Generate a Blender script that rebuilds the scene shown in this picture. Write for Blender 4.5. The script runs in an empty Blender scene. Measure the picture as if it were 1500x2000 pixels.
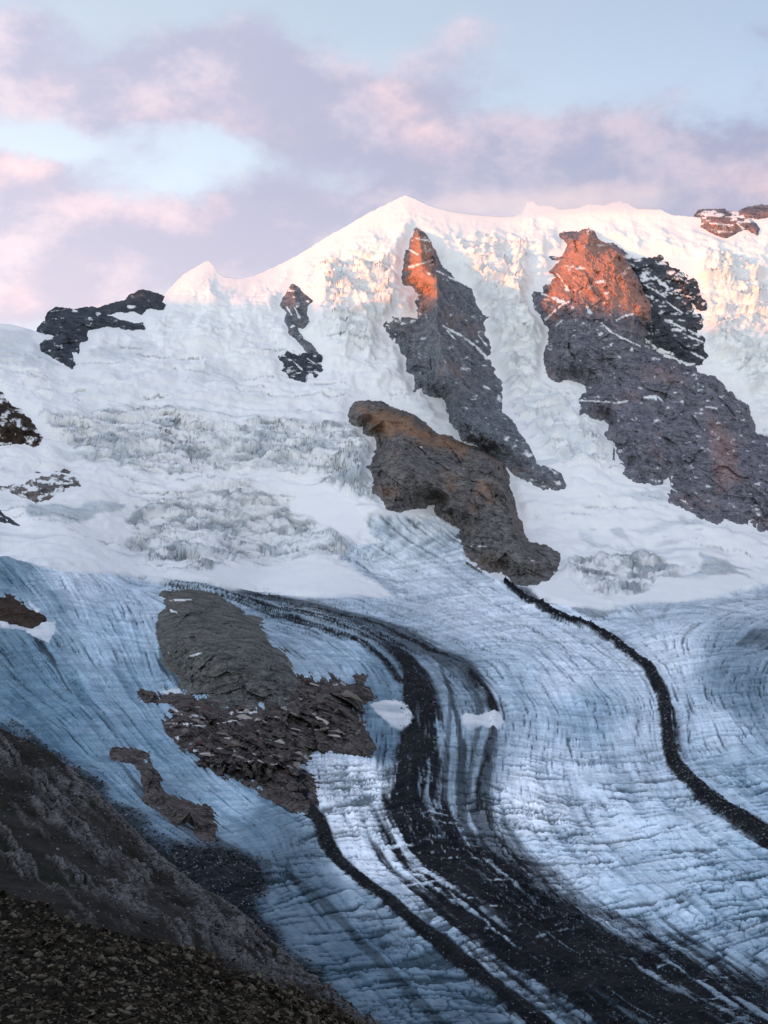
import bpy, bmesh, math, random
import numpy as np
from mathutils import Vector

random.seed(7)
RNG = np.random.default_rng(11)
SC = bpy.context.scene
COL = SC.collection

# ------------------------------------------------------------------ camera
F = 2605.0                       # focal length in photo pixels (1500 x 2000 photo)
CX, HZ = 750.0, 1000.0
cam_d = bpy.data.cameras.new('camera')
cam = bpy.data.objects.new('camera', cam_d)
COL.objects.link(cam)
cam.location = (0, 0, 0)
cam.rotation_euler = (math.radians(90), 0, 0)
cam_d.sensor_fit = 'VERTICAL'
cam_d.angle = 2 * math.atan(1000.0 / F)
cam_d.clip_start = 1.0
cam_d.clip_end = 60000.0
SC.camera = cam
SC.view_settings.view_transform = 'Standard'
SC.view_settings.look = 'None'
SC.view_settings.gamma = 1.0
SC.view_settings.exposure = 0.48
SC.view_settings.use_curve_mapping = False

# ------------------------------------------------------------------ sun and sky
SUN_EL = 2.4
sun_dir = np.array([-0.88, -0.475, 0.0])          # towards the sun, left and behind the viewer
sun_vec = Vector((sun_dir[0], sun_dir[1], math.tan(math.radians(SUN_EL)))).normalized()
sun_d = bpy.data.lights.new('sun', 'SUN')
sun_d.energy = 4.0
sun_d.angle = math.radians(0.55)
sun_d.color = (1.0, 0.26, 0.04)
sun = bpy.data.objects.new('sun', sun_d)
COL.objects.link(sun)
sun.rotation_euler = sun_vec.to_track_quat('Z', 'Y').to_euler()

world = bpy.data.worlds.new('World')
SC.world = world
world.use_nodes = True


class NT:
    """small helper around a node tree"""

    def __init__(s, tree):
        s.t = tree
        s.n = tree.nodes
        s.l = tree.links

    def new(s, kind, **kw):
        nd = s.n.new(kind)
        for k, v in kw.items():
            setattr(nd, k, v)
        return nd

    def put(s, sock, v):
        if isinstance(v, bpy.types.NodeSocket):
            s.l.new(v, sock)
        elif v is not None:
            if isinstance(v, (tuple, list)) and len(v) == 3 and sock.type == 'RGBA':
                v = (*v, 1.0)
            sock.default_value = v

    def m(s, op, a, b=None, c=None, clamp=False):
        nd = s.new('ShaderNodeMath', operation=op, use_clamp=clamp)
        for i, v in enumerate((a, b, c)):
            if v is not None:
                s.put(nd.inputs[i], v)
        return nd.outputs[0]

    def vm(s, op, a, b=None):
        nd = s.new('ShaderNodeVectorMath', operation=op)
        s.put(nd.inputs[0], a)
        if b is not None:
            s.put(nd.inputs[3 if op == 'SCALE' else 1], b)
        return nd.outputs[0]

    def mix(s, f, a, b, blend='MIX'):
        nd = s.new('ShaderNodeMix', data_type='RGBA', blend_type=blend)
        s.put(nd.inputs['Factor'], f)
        s.put(nd.inputs['A'], a) if False else s.put(nd.inputs[6], a)
        s.put(nd.inputs[7], b)
        return nd.outputs[2]

    def noise(s, vec, scale, detail=4.0, rough=0.55, dist=0.0, out=0, dim='3D'):
        nd = s.new('ShaderNodeTexNoise', noise_dimensions=dim)
        if vec is not None:
            s.put(nd.inputs['Vector'], vec)
        s.put(nd.inputs['Scale'], scale)
        s.put(nd.inputs['Detail'], detail)
        s.put(nd.inputs['Roughness'], rough)
        s.put(nd.inputs['Distortion'], dist)
        return nd.outputs[out]

    def ramp(s, v, lo, hi):
        nd = s.new('ShaderNodeMapRange', interpolation_type='SMOOTHSTEP')
        s.put(nd.inputs[0], v)
        s.put(nd.inputs[1], lo)
        s.put(nd.inputs[2], hi)
        return nd.outputs[0]

    def comb(s, x, y, z=0.0):
        nd = s.new('ShaderNodeCombineXYZ')
        for i, v in enumerate((x, y, z)):
            s.put(nd.inputs[i], v)
        return nd.outputs[0]

    def sep(s, v):
        nd = s.new('ShaderNodeSeparateXYZ')
        s.put(nd.inputs[0], v)
        return nd.outputs

    def attr(s, name):
        return s.new('ShaderNodeAttribute', attribute_name=name)


def build_world():
    w = NT(world.node_tree)
    w.n.clear()
    sky = w.new('ShaderNodeTexSky', sky_type='NISHITA')
    sky.sun_disc = False
    sky.sun_elevation = math.radians(SUN_EL)
    # Blender: rotation 0 puts the sun at +Y, growing clockwise seen from above
    sky.sun_rotation = math.atan2(sun_dir[0], sun_dir[1])
    sky.altitude = 3000
    sky.air_density = 1.0
    sky.dust_density = 1.2
    sky.ozone_density = 2.0
    tc = w.new('ShaderNodeTexCoord')
    d = w.sep(tc.outputs['Generated'])
    az = w.m('ARCTAN2', d[0], d[1])
    hyp = w.m('SQRT', w.m('ADD', w.m('MULTIPLY', d[0], d[0]), w.m('MULTIPLY', d[1], d[1])))
    el = w.m('ARCTAN2', d[2], hyp)
    u0 = w.m('MULTIPLY', az, F / 1000)
    v0 = w.m('MULTIPLY', w.m('TANGENT', w.m('MINIMUM', el, 1.3)), F / 1000)
    dirv = w.vm('SCALE', tc.outputs['Generated'], 1.0)
    # wispy warp of the cloud outlines
    wn = w.new('ShaderNodeTexNoise')
    w.put(wn.inputs['Vector'], w.vm('MULTIPLY', dirv, (1, 1, 1.5)))
    wn.inputs['Scale'].default_value = 9.0
    wn.inputs['Detail'].default_value = 6.0
    wn.inputs['Roughness'].default_value = 0.6
    wc = w.sep(wn.outputs['Color'])
    u = w.m('ADD', u0, w.m('MULTIPLY', w.m('SUBTRACT', wc[0], 0.5), 0.34))
    v = w.m('ADD', v0, w.m('MULTIPLY', w.m('SUBTRACT', wc[1], 0.5), 0.22))
    blobs = [  # photo px, py, rx, ry, amount
        (300, 175, 170, 90, .85), (480, 175, 190, 85, .9), (660, 215, 170, 85, .85), (430, 100, 120, 45, .35), (230, 270, 120, 60, .7),
        (830, 250, 170, 90, .8), (980, 300, 190, 80, .85), (1210, 270, 110, 60, .8), (1170, 330, 200, 60, .7), (1400, 320, 200, 65, .85), (1640, 320, 200, 80, .8),
        (60, 165, 110, 95, .85), (10, 90, 70, 40, .35), (-150, 220, 180, 130, .8), (900, 90, 75, 65, .5), (1502, 140, 34, 48, .75),
        (30, 370, 110, 45, .7), (180, 480, 330, 75, .75), (60, 590, 200, 60, .6), (-150, 430, 200, 90, .6), (900, 385, 500, 45, .75),
        (1250, 410, 400, 45, .7), (420, 560, 420, 60, .55), (120, 640, 260, 60, .5), (1700, 480, 300, 110, .6), (500, 470, 240, 70, .6), (560, 320, 160, 60, .45), (860, 430, 300, 50, .5),
        (400, 292, 120, 38, -.55), (60, 312, 120, 26, -.6), (670, 372, 90, 30, -.45), (330, 385, 90, 30, -.45), (220, 140, 40, 60, -.3), (130, 330, 60, 40, -.3)]
    tot = None
    for (px, py, rx, ry, a) in blobs:
        bu = w.m('DIVIDE', w.m('SUBTRACT', u, (px - CX) / 1000), rx / 1000)
        bv = w.m('DIVIDE', w.m('SUBTRACT', v, (HZ - py) / 1000), ry / 1000)
        r2 = w.m('ADD', w.m('MULTIPLY', bu, bu), w.m('MULTIPLY', bv, bv))
        g = w.m('MULTIPLY', w.m('EXPONENT', w.m('MULTIPLY', r2, -0.8)), a * 1.1)
        tot = g if tot is None else w.m('ADD', tot, g)
    # clouds go on all round the sky outside the view
    fld = w.noise(w.vm('MULTIPLY', dirv, (1, 1, 2.6)), 3.2, 6, .58)
    inview = w.m('MULTIPLY', w.ramp(w.m('ABSOLUTE', u0), 1.4, 0.9), w.ramp(v0, 1.6, 1.1))
    outview = w.m('SUBTRACT', 1.0, inview)
    other = w.m('MULTIPLY', w.ramp(fld, .50, .68), outview)
    tot = w.m('ADD', tot, other)
    fb = w.noise(w.vm('MULTIPLY', dirv, (1, 1, 1.7)), 16.0, 9, .60)
    dens = w.m('ADD', tot, w.m('MULTIPLY', w.m('SUBTRACT', fb, .5), 1.25))
    mask = w.ramp(dens, 0.10, 1.15)
    # colours: mauve bodies, pink sunlit puffs
    pn = w.noise(w.vm('MULTIPLY', dirv, (1, 1, 1.6)), 12.0, 6, .6)
    low = w.ramp(v0, .72, .40)
    pink = w.m('ADD', w.m('MULTIPLY', w.ramp(pn, .44, .68), .75), w.m('MULTIPLY', low, .35), clamp=True)
    cloudc = w.mix(pink, (.26, .268, .36), (.46, .392, .44))
    hot = w.m('MULTIPLY', w.ramp(fld, .52, .66), outview)
    for (px, py, rx, ry, a) in [(790, 215, 55, 60, .9), (850, 280, 60, 40, .55), (890, 80, 80, 65, .8), (10, 365, 90, 40, .8), (385, 425, 40, 16, .7), (1450, 365, 90, 35, .6), (430, 235, 140, 60, .35),
                                (200, 450, 120, 25, .45), (20, 590, 130, 50, .6), (130, 180, 60, 50, .3)]:
        bu = w.m('DIVIDE', w.m('SUBTRACT', u, (px - CX) / 1000), rx / 1000)
        bv = w.m('DIVIDE', w.m('SUBTRACT', v, (HZ - py) / 1000), ry / 1000)
        r2 = w.m('ADD', w.m('MULTIPLY', bu, bu), w.m('MULTIPLY', bv, bv))
        hot = w.m('ADD', hot, w.m('MULTIPLY', w.m('EXPONENT', w.m('MULTIPLY', r2, -0.8)), a))
    hot = w.m('MULTIPLY', hot, w.ramp(pn, .30, .62), clamp=True)
    cloudc = w.mix(w.m('MULTIPLY', hot, .8), cloudc, (.63, .44, .445))
    # clear sky: Nishita plus the high, pale evening veil
    nish = w.vm('SCALE', sky.outputs['Color'], 0.0)
    nd = nish.node
    nd.inputs[3].default_value = NISHITA_K
    veil = w.mix(w.ramp(v0, 1.05, .45), (.355, .36, .37), (.52, .51, .50))
    veil = w.mix(w.ramp(v0, 2.6, 1.0), (.22, .24, .30), veil)
    clear = w.mix(.66, nish, veil)
    allc = w.mix(w.m('MULTIPLY', mask, .95), clear, cloudc)
    # the whole evening sky, clouds included, brightens and warms towards the low sun
    sd = w.new('ShaderNodeVectorMath', operation='DOT_PRODUCT')
    w.put(sd.inputs[0], w.comb(d[0], d[1], 0.0)); sd.inputs[1].default_value = tuple(sun_dir)
    tow = w.m('ADD', sd.outputs['Value'], .5)
    warm = w.comb(w.m('MULTIPLY_ADD', tow, .76, 1.0), w.m('MULTIPLY_ADD', tow, .68, 1.0), w.m('MULTIPLY_ADD', tow, .52, 1.0))
    allc = w.mix(1.0, allc, warm, 'MULTIPLY')
    # below the horizon the sky is only ever seen by light bouncing past the terrain
    bg = w.new('ShaderNodeBackground')
    w.put(bg.inputs['Color'], w.vm('SCALE', allc, 10.0))
    bg.inputs['Strength'].default_value = 0.1 * SKY_K
    out = w.new('ShaderNodeOutputWorld')
    w.l.new(bg.outputs[0], out.inputs[0])


NISHITA_K = 0.40
SKY_K = 1.33
build_world()


# ------------------------------------------------------------------ numeric helpers
_perm = RNG.permutation(256).astype(np.int32)
_perm = np.concatenate([_perm, _perm, _perm])
_grad = RNG.normal(size=(256, 3)).astype(np.float32)
_grad /= np.linalg.norm(_grad, axis=1)[:, None]


from concurrent.futures import ThreadPoolExecutor
POOL = ThreadPoolExecutor(4)


def threaded(fn):
    """split big arrays by rows over the cores"""
    def run(x, y, *rest, **kw):
        x = np.asarray(x)
        if x.ndim != 2 or x.size < 60000:
            return fn(x, y, *rest, **kw)
        cuts = np.array_split(np.arange(x.shape[0]), 8)
        def job(c):
            sl = slice(c[0], c[-1] + 1)
            return fn(x[sl], y[sl], *[r[sl] if isinstance(r, np.ndarray) and r.ndim == 2 and r.shape == x.shape else r for r in rest], **kw)
        res = list(POOL.map(job, cuts))
        if isinstance(res[0], (tuple, list)):
            return [np.concatenate(q, 0) for q in zip(*res)]
        return np.concatenate(res, 0)
    return run


@threaded
def gnoise(x, y, z):
    x = np.asarray(x, np.float32); y = np.asarray(y, np.float32); z = np.asarray(z, np.float32)
    xi = np.floor(x).astype(np.int32); yi = np.floor(y).astype(np.int32); zi = np.floor(z).astype(np.int32)
    xf = x - xi; yf = y - yi; zf = z - zi
    xi &= 255; yi &= 255; zi &= 255
    u = xf * xf * xf * (xf * (xf * 6 - 15) + 10)
    v = yf * yf * yf * (yf * (yf * 6 - 15) + 10)
    w = zf * zf * zf * (zf * (zf * 6 - 15) + 10)
    res = 0
    for dx in (0, 1):
        a = _perm[xi + dx]
        wx = u if dx else 1 - u
        for dy in (0, 1):
            b = _perm[a + yi + dy]
            wy = wx * (v if dy else 1 - v)
            for dz in (0, 1):
                h = _perm[b + zi + dz]
                g = _grad[h]
                res = res + wy * (w if dz else 1 - w) * (g[..., 0] * (xf - dx) + g[..., 1] * (yf - dy) + g[..., 2] * (zf - dz))
    return res * 1.6


def fbm(x, y, z, octv=4, gain=.5, lac=2.03):
    s = 0; a = 1.0; t = 0
    for i in range(octv):
        s = s + a * gnoise(x + 17.3 * i, y - 9.1 * i, z + 4.7 * i)
        t += a; a *= gain
        x = x * lac; y = y * lac; z = z * lac
    return s / t * 1.3


def ridged(x, y, z, octv=4, gain=.5, lac=2.1):
    s = 0; a = 1.0; t = 0
    for i in range(octv):
        s = s + a * (1 - 2 * np.abs(gnoise(x + 7.3 * i, y + 3.1 * i, z - 5.7 * i)))
        t += a; a *= gain
        x = x * lac; y = y * lac; z = z * lac
    return s / t


@threaded
def worley(x, y, seed=0):
    """F1, F2 and a random value of the nearest cell"""
    xi = np.floor(x).astype(np.int32); yi = np.floor(y).astype(np.int32)
    f1 = np.full(x.shape, 9.0, np.float32); f2 = f1.copy(); idv = np.zeros(x.shape, np.float32)
    for dx in (-1, 0, 1):
        for dy in (-1, 0, 1):
            h = _perm[_perm[(xi + dx + seed) & 255] + ((yi + dy) & 255)]
            jx = _perm[h + 31] / 255.0; jy = _perm[h + 97] / 255.0
            d = np.hypot(xi + dx + jx - x, yi + dy + jy - y).astype(np.float32)
            near = d < f1
            f2 = np.where(near, f1, np.minimum(f2, d))
            idv = np.where(near, h / 255.0, idv)
            f1 = np.where(near, d, f1)
    return f1, f2, idv


@threaded
def facets(x, y, seed=0):
    """broken rock: every cell is a small plane tilted its own way"""
    xi = np.floor(x).astype(np.int32); yi = np.floor(y).astype(np.int32)
    best = np.full(x.shape, 9.0, np.float32); val = np.zeros(x.shape, np.float32)
    for dx in (-1, 0, 1):
        for dy in (-1, 0, 1):
            h = _perm[_perm[(xi + dx + seed) & 255] + ((yi + dy) & 255)]
            ox = x - (xi + dx + _perm[h + 31] / 255.0); oy = y - (yi + dy + _perm[h + 97] / 255.0)
            d = ox * ox + oy * oy
            t = (_perm[h + 11] / 127.5 - 1) * ox + (_perm[h + 53] / 127.5 - 1) * oy + (_perm[h + 71] / 255.0 - .5) * .9
            near = d < best
            best = np.where(near, d, best); val = np.where(near, t, val)
    return val


def sstep(a, b, x):
    t = np.clip((x - a) / (b - a), 0, 1)
    return t * t * (3 - 2 * t)


def seg_dist(px, py, pts, closed=False):
    pts = np.asarray(pts, float)[:, :2]
    n = len(pts)
    best = np.full(px.shape, 1e9, np.float32)
    for i in range(n if closed else n - 1):
        a = pts[i]; b = pts[(i + 1) % n]
        d = b - a
        L = d @ d + 1e-9
        t = np.clip(((px - a[0]) * d[0] + (py - a[1]) * d[1]) / L, 0, 1)
        best = np.minimum(best, (px - a[0] - t * d[0]) ** 2 + (py - a[1] - t * d[1]) ** 2)
    return np.sqrt(best)


def inside(px, py, pts):
    pts = np.asarray(pts, float)
    n = len(pts)
    r = np.zeros(px.shape, bool)
    for i in range(n):
        x1, y1 = pts[i]; x2, y2 = pts[(i + 1) % n]
        if y1 == y2:
            continue
        c = (y1 > py) != (y2 > py)
        r ^= c & (px < (x2 - x1) * (py - y1) / (y2 - y1) + x1)
    return r


def sdf(px, py, pts):
    """signed distance in px, positive inside; only worked out near the polygon"""
    p = np.asarray(pts, float)
    out = np.full(px.shape, -99.0, np.float32)
    m = (px > p[:, 0].min() - 60) & (px < p[:, 0].max() + 60) & (py > p[:, 1].min() - 60) & (py < p[:, 1].max() + 60)
    if m.any():
        x = px[m]; y = py[m]
        d = seg_dist(x, y, p, True)
        out[m] = np.where(inside(x, y, p), d, -d)
    return out


@threaded
def band(px, py, pts):
    """normalised distance to a line whose points carry their own width: 0 on the line, 1 on its edge"""
    p = np.asarray(pts, float)
    best = np.full(px.shape, 9.0, np.float32)
    along = np.zeros(px.shape, np.float32)
    for i in range(len(p) - 1):
        a = p[i, :2]; b = p[i + 1, :2]; d = b - a
        t = np.clip(((px - a[0]) * d[0] + (py - a[1]) * d[1]) / (d @ d), 0, 1)
        w = (p[i, 2] * (1 - t) + p[i + 1, 2] * t) / 2
        r = np.hypot(px - a[0] - t * d[0], py - a[1] - t * d[1]) / w
        best = np.minimum(best, r)
    return best


class TPS:
    def __init__(s, pts, vals, smooth=0.0):
        p = np.asarray(pts, float) / 100
        n = len(p)
        r = np.linalg.norm(p[:, None] - p[None], axis=2)
        K = np.where(r > 0, r * r * np.log(r + 1e-12), 0) + smooth * np.eye(n)
        Q = np.c_[np.ones(n), p]
        A = np.block([[K, Q], [Q.T, np.zeros((3, 3))]])
        s.w = np.linalg.solve(A, np.r_[np.asarray(vals, float), 0, 0, 0])
        s.p = p

    def __call__(s, x, y):
        return threaded(s.ev)(np.asarray(x, np.float32), np.asarray(y, np.float32))

    def ev(s, x, y):
        x = np.asarray(x, np.float32) / 100; y = np.asarray(y, np.float32) / 100
        r = s.w[-3] + s.w[-2] * x + s.w[-1] * y
        for (a, b), w in zip(s.p, s.w):
            d2 = (x - a) ** 2 + (y - b) ** 2
            r = r + np.float32(w * .5) * d2 * np.log(d2 + 1e-9)
        return r


@threaded
def shepard(px, py, pts, p=4):
    pts = np.asarray(pts, float)
    num = [0] * (pts.shape[1] - 2); den = 0
    for q in pts:
        d2 = (px - q[0]) ** 2 + (py - q[1]) ** 2 + 400
        w = d2 ** (-p / 2)
        den = den + w
        for k in range(len(num)):
            num[k] = num[k] + w * q[2 + k]
    return [n / den for n in num]


def pos(px, py, Y):
    return np.stack([(px - CX) / F * Y, Y, (HZ - py) / F * Y], axis=-1)


def normals(P):
    du = np.gradient(P, axis=1); dv = np.gradient(P, axis=0)
    n = np.cross(dv, du)
    n /= np.linalg.norm(n, axis=2, keepdims=True) + 1e-9
    flip = (n * P).sum(2) > 0            # face the viewer side
    n[flip] *= -1
    return n


def tag(o, label=None, cat=None, group=None, kind=None):
    if label: o['label'] = label
    if cat: o['category'] = cat
    if group: o['group'] = group
    if kind: o['kind'] = kind
    return o


def mesh_obj(name, verts, faces, mat, parent=None, attrs=None, smooth=True):
    """verts (n,3), faces (m,k) numpy"""
    me = bpy.data.meshes.new(name)
    n, m, k = len(verts), len(faces), faces.shape[1]
    me.vertices.add(n)
    me.vertices.foreach_set('co', np.ascontiguousarray(verts, np.float32).ravel())
    me.loops.add(m * k)
    me.loops.foreach_set('vertex_index', np.ascontiguousarray(faces, np.int32).ravel())
    me.polygons.add(m)
    me.polygons.foreach_set('loop_start', np.arange(0, m * k, k, dtype=np.int32))
    me.polygons.foreach_set('use_smooth', np.full(m, smooth, bool))
    me.update(calc_edges=True)
    for an, av in (attrs or {}).items():
        at = me.attributes.new(an, 'FLOAT_COLOR', 'POINT')
        c = np.ones((n, 4), np.float32)
        c[:, :av.shape[1]] = av
        at.data.foreach_set('color', c.ravel())
    me.materials.append(mat)
    o = bpy.data.objects.new(name, me)
    COL.objects.link(o)
    if parent is not None:
        o.parent = parent
    return o


def grid_faces(R, C):
    i = np.arange(R * C).reshape(R, C)
    return np.stack([i[:-1, :-1], i[1:, :-1], i[1:, 1:], i[:-1, 1:]], axis=-1).reshape(-1, 4)


def sub_obj(name, P, faces, keep, mat, attrs=None, **kw):
    f = faces[keep]
    used, inv = np.unique(f, return_inverse=True)
    at = {k: a.reshape(-1, a.shape[-1])[used] for k, a in (attrs or {}).items()}
    return mesh_obj(name, P.reshape(-1, 3)[used], inv.reshape(f.shape), mat, attrs=at, **kw)


# ------------------------------------------------------------------ materials
def new_mat(name):
    m = bpy.data.materials.new(name)
    m.use_nodes = True
    t = NT(m.node_tree)
    bsdf = m.node_tree.nodes['Principled BSDF']
    return m, t, bsdf


def glacier_material():
    m, t, b = new_mat('snow_and_ice')
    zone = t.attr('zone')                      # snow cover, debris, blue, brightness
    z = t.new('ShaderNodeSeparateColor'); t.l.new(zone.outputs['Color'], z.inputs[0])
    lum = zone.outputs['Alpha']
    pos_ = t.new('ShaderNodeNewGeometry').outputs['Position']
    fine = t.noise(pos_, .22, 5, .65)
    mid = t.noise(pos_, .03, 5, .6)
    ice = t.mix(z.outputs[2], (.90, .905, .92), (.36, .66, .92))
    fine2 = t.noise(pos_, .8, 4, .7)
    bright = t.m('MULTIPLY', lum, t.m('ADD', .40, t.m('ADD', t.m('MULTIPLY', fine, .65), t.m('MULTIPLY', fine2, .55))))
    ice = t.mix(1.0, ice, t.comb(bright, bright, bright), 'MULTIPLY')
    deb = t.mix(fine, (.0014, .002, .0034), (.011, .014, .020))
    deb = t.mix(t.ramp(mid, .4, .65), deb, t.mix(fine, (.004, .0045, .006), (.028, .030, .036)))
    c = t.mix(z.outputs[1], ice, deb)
    snow = t.mix(mid, (.83, .845, .87), (.90, .90, .91))
    c = t.mix(z.outputs[0], c, snow)
    t.put(b.inputs['Base Color'], c)
    t.put(b.inputs['Roughness'], .75)
    b.inputs['Specular IOR Level'].default_value = .06
    bp = t.new('ShaderNodeBump')
    bp.inputs['Strength'].default_value = .8
    bp.inputs['Distance'].default_value = 2.0
    t.put(bp.inputs['Height'], t.m('MULTIPLY', fine, t.m('SUBTRACT', 1.0, t.m('MULTIPLY', z.outputs[0], .8))))
    t.l.new(bp.outputs[0], b.inputs['Normal'])
    return m


def rock_material(name, dark, light, stain_glow, snow_lo=.72, strata=.05, tint_scale=.006):
    m, t, b = new_mat(name)
    zone = t.attr('zone')                      # snow, stain and painted sunset red, crack, -
    z = t.new('ShaderNodeSeparateColor'); t.l.new(zone.outputs['Color'], z.inputs[0])
    g = t.new('ShaderNodeNewGeometry')
    p = g.outputs['Position']
    n1 = t.noise(p, .035, 7, .68, .4)
    n2 = t.noise(t.vm('MULTIPLY', p, (1, 1, 3.5)), strata, 6, .65, .6)
    n3 = t.noise(p, tint_scale, 4, .6)
    n4 = t.noise(p, .25, 4, .7)
    k = t.m('ADD', t.m('MULTIPLY', n1, .55), t.m('MULTIPLY', n2, .45))
    k = t.ramp(t.m('ADD', k, t.m('MULTIPLY', t.m('SUBTRACT', n4, .5), .6)), .33, .68)
    c = t.mix(k, dark, light)
    c = t.mix(t.m('MULTIPLY', t.ramp(t.m('ADD', n3, t.m('MULTIPLY', t.m('SUBTRACT', n1, .5), .5)), .52, .70), .30), c, stain_glow)
    c = t.mix(z.outputs[1], c, t.mix(k, stain_glow, (stain_glow[0] * 1.5, stain_glow[1] * 1.45, stain_glow[2] * 1.4)))  # outlined areas: real staining, plus sunset red painted on the sunlit rock
    c = t.mix(z.outputs[0], c, (.84, .855, .88))
    t.put(b.inputs['Base Color'], c)
    t.put(b.inputs['Roughness'], .85)
    b.inputs['Specular IOR Level'].default_value = .03
    bp = t.new('ShaderNodeBump')
    bp.inputs['Strength'].default_value = .7
    bp.inputs['Distance'].default_value = 3.0
    t.put(bp.inputs['Height'], t.m('ADD', n4, t.m('MULTIPLY', n2, 1.5)))
    t.l.new(bp.outputs[0], b.inputs['Normal'])
    return m


M_ICE = glacier_material()

# ------------------------------------------------------------------ the mountain and glacier: depth of the land
CTRL = [  # photo px, py, distance in metres
    (-700, 640, 3600), (0, 633, 3600), (90, 650, 3650), (200, 607, 3850), (320, 575, 3980), (408, 510, 4100), (540, 520, 4150),
    (680, 440, 4250), (800, 385, 4330), (1000, 424, 4380), (1200, 395, 4430), (1500, 415, 4430), (2200, 400, 4400),
    (-700, 800, 3250), (0, 800, 3250), (300, 750, 3560), (600, 750, 3700), (780, 750, 3760), (1000, 750, 3850), (1300, 750, 3900),
    (1500, 750, 3930), (2200, 750, 3900), (600, 600, 3960), (900, 560, 4100), (1100, 600, 4060), (1400, 570, 4150), (350, 640, 3850),
    (-700, 980, 2900), (0, 980, 2900), (300, 930, 3200), (150, 900, 3130), (600, 900, 3330), (750, 1000, 3150), (1000, 900, 3500),
    (1150, 930, 3430), (1400, 1000, 3400), (2200, 1000, 3400), (400, 1040, 3000), (200, 1050, 2850),
    (-700, 1070, 2650), (0, 1070, 2650), (270, 1118, 2760), (500, 1148, 2800), (760, 1160, 2750), (1000, 1150, 2850), (1180, 1188, 2740),
    (1500, 1150, 2980), (2200, 1150, 3000), (1250, 1100, 3080),
    (700, 1250, 2130), (1000, 1250, 2230), (1500, 1250, 2350), (2200, 1250, 2400),
    (750, 1400, 1620), (1100, 1400, 1720), (1500, 1400, 1800), (2200, 1400, 1850), (500, 1240, 2050), (480, 1400, 1560),
    (650, 1500, 1340), (1000, 1500, 1390), (1500, 1500, 1450), (2200, 1500, 1500),
    (600, 1650, 1060), (1000, 1650, 1110), (1500, 1650, 1140), (2200, 1650, 1150),
    (600, 1800, 870), (1000, 1800, 905), (1500, 1800, 925), (2200, 1800, 930),
    (600, 2000, 700), (1000, 2000, 725), (1500, 2000, 740), (2200, 2000, 740), (600, 2120, 620), (1500, 2120, 660), (-700, 2120, 600),
    (-700, 1100, 2400), (0, 1100, 2380), (150, 1118, 2420), (280, 1145, 2540), (0, 1200, 2020), (150, 1200, 2060), (300, 1200, 2180),
    (0, 1300, 1730), (150, 1300, 1730), (300, 1330, 1740), (-700, 1300, 1700), (100, 1400, 1490), (250, 1430, 1470), (100, 1500, 1290),
    (300, 1530, 1260), (450, 1570, 1210), (400, 1650, 1070), (520, 1640, 1090), (200, 1700, 970), (-700, 1700, 950), (0, 1700, 970),
    (0, 2000, 690), (300, 2000, 700), (-700, 2000, 680)]
CTRL = np.array(CTRL, float)
depth_log = TPS(CTRL[:, :2], np.log(CTRL[:, 2]), .02)


def depth(px, py):
    return np.exp(depth_log(px, py))


SKYLINE = np.array([(-700, 640), (-100, 628), (0, 633), (20, 634), (50, 641), (85, 652), (108, 640), (150, 626), (200, 611), (255, 603), (285, 596),
                    (318, 588), (324, 573), (345, 550), (360, 536), (385, 521), (400, 512), (408, 510), (416, 516), (424, 532), (438, 541), (455, 543),
                    (472, 545), (500, 538), (540, 520), (570, 505), (600, 488), (640, 462), (680, 440), (720, 416), (760, 397), (782, 386), (793, 381),
                    (806, 386), (838, 401), (870, 411), (900, 417), (950, 422), (1000, 424), (1018, 418), (1030, 396), (1040, 392), (1052, 402), (1075, 402),
                    (1095, 410), (1130, 407), (1150, 399), (1180, 401), (1210, 393), (1225, 397), (1245, 408), (1290, 409), (1312, 420),
                    (1370, 425), (1420, 423), (1460, 419), (1500, 416), (1700, 400), (2200, 420)], float)

cols = np.r_[np.arange(-700, -60, 14.0), np.arange(-60, 1560, 2.0), np.arange(1560, 2201, 14.0)]
NR = 880
tt = np.linspace(0, 1, NR)
sky_py = np.interp(cols, SKYLINE[:, 0], SKYLINE[:, 1]) + 1.3 * gnoise(cols / 9, 0 * cols, 0 * cols + 3)
PX = np.broadcast_to(cols[None, :], (NR, len(cols))).astype(np.float32)
kern = np.exp(-np.linspace(-2.5, 2.5, 101) ** 2); kern /= kern.sum()
fine_x = np.arange(-1000, 2501, 2.0)
s_sm = np.interp(cols, fine_x, np.convolve(np.pad(np.interp(fine_x, SKYLINE[:, 0], SKYLINE[:, 1]), 50, mode='edge'), kern, 'valid'))
PY = (s_sm[None, :] + (2110 - s_sm[None, :]) * tt[:, None] + (sky_py - s_sm)[None, :] * np.exp(-tt[:, None] * 14)).astype(np.float32)
D0 = depth(PX, PY)
P0 = pos(PX, PY, D0)
N0 = normals(P0)

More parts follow.
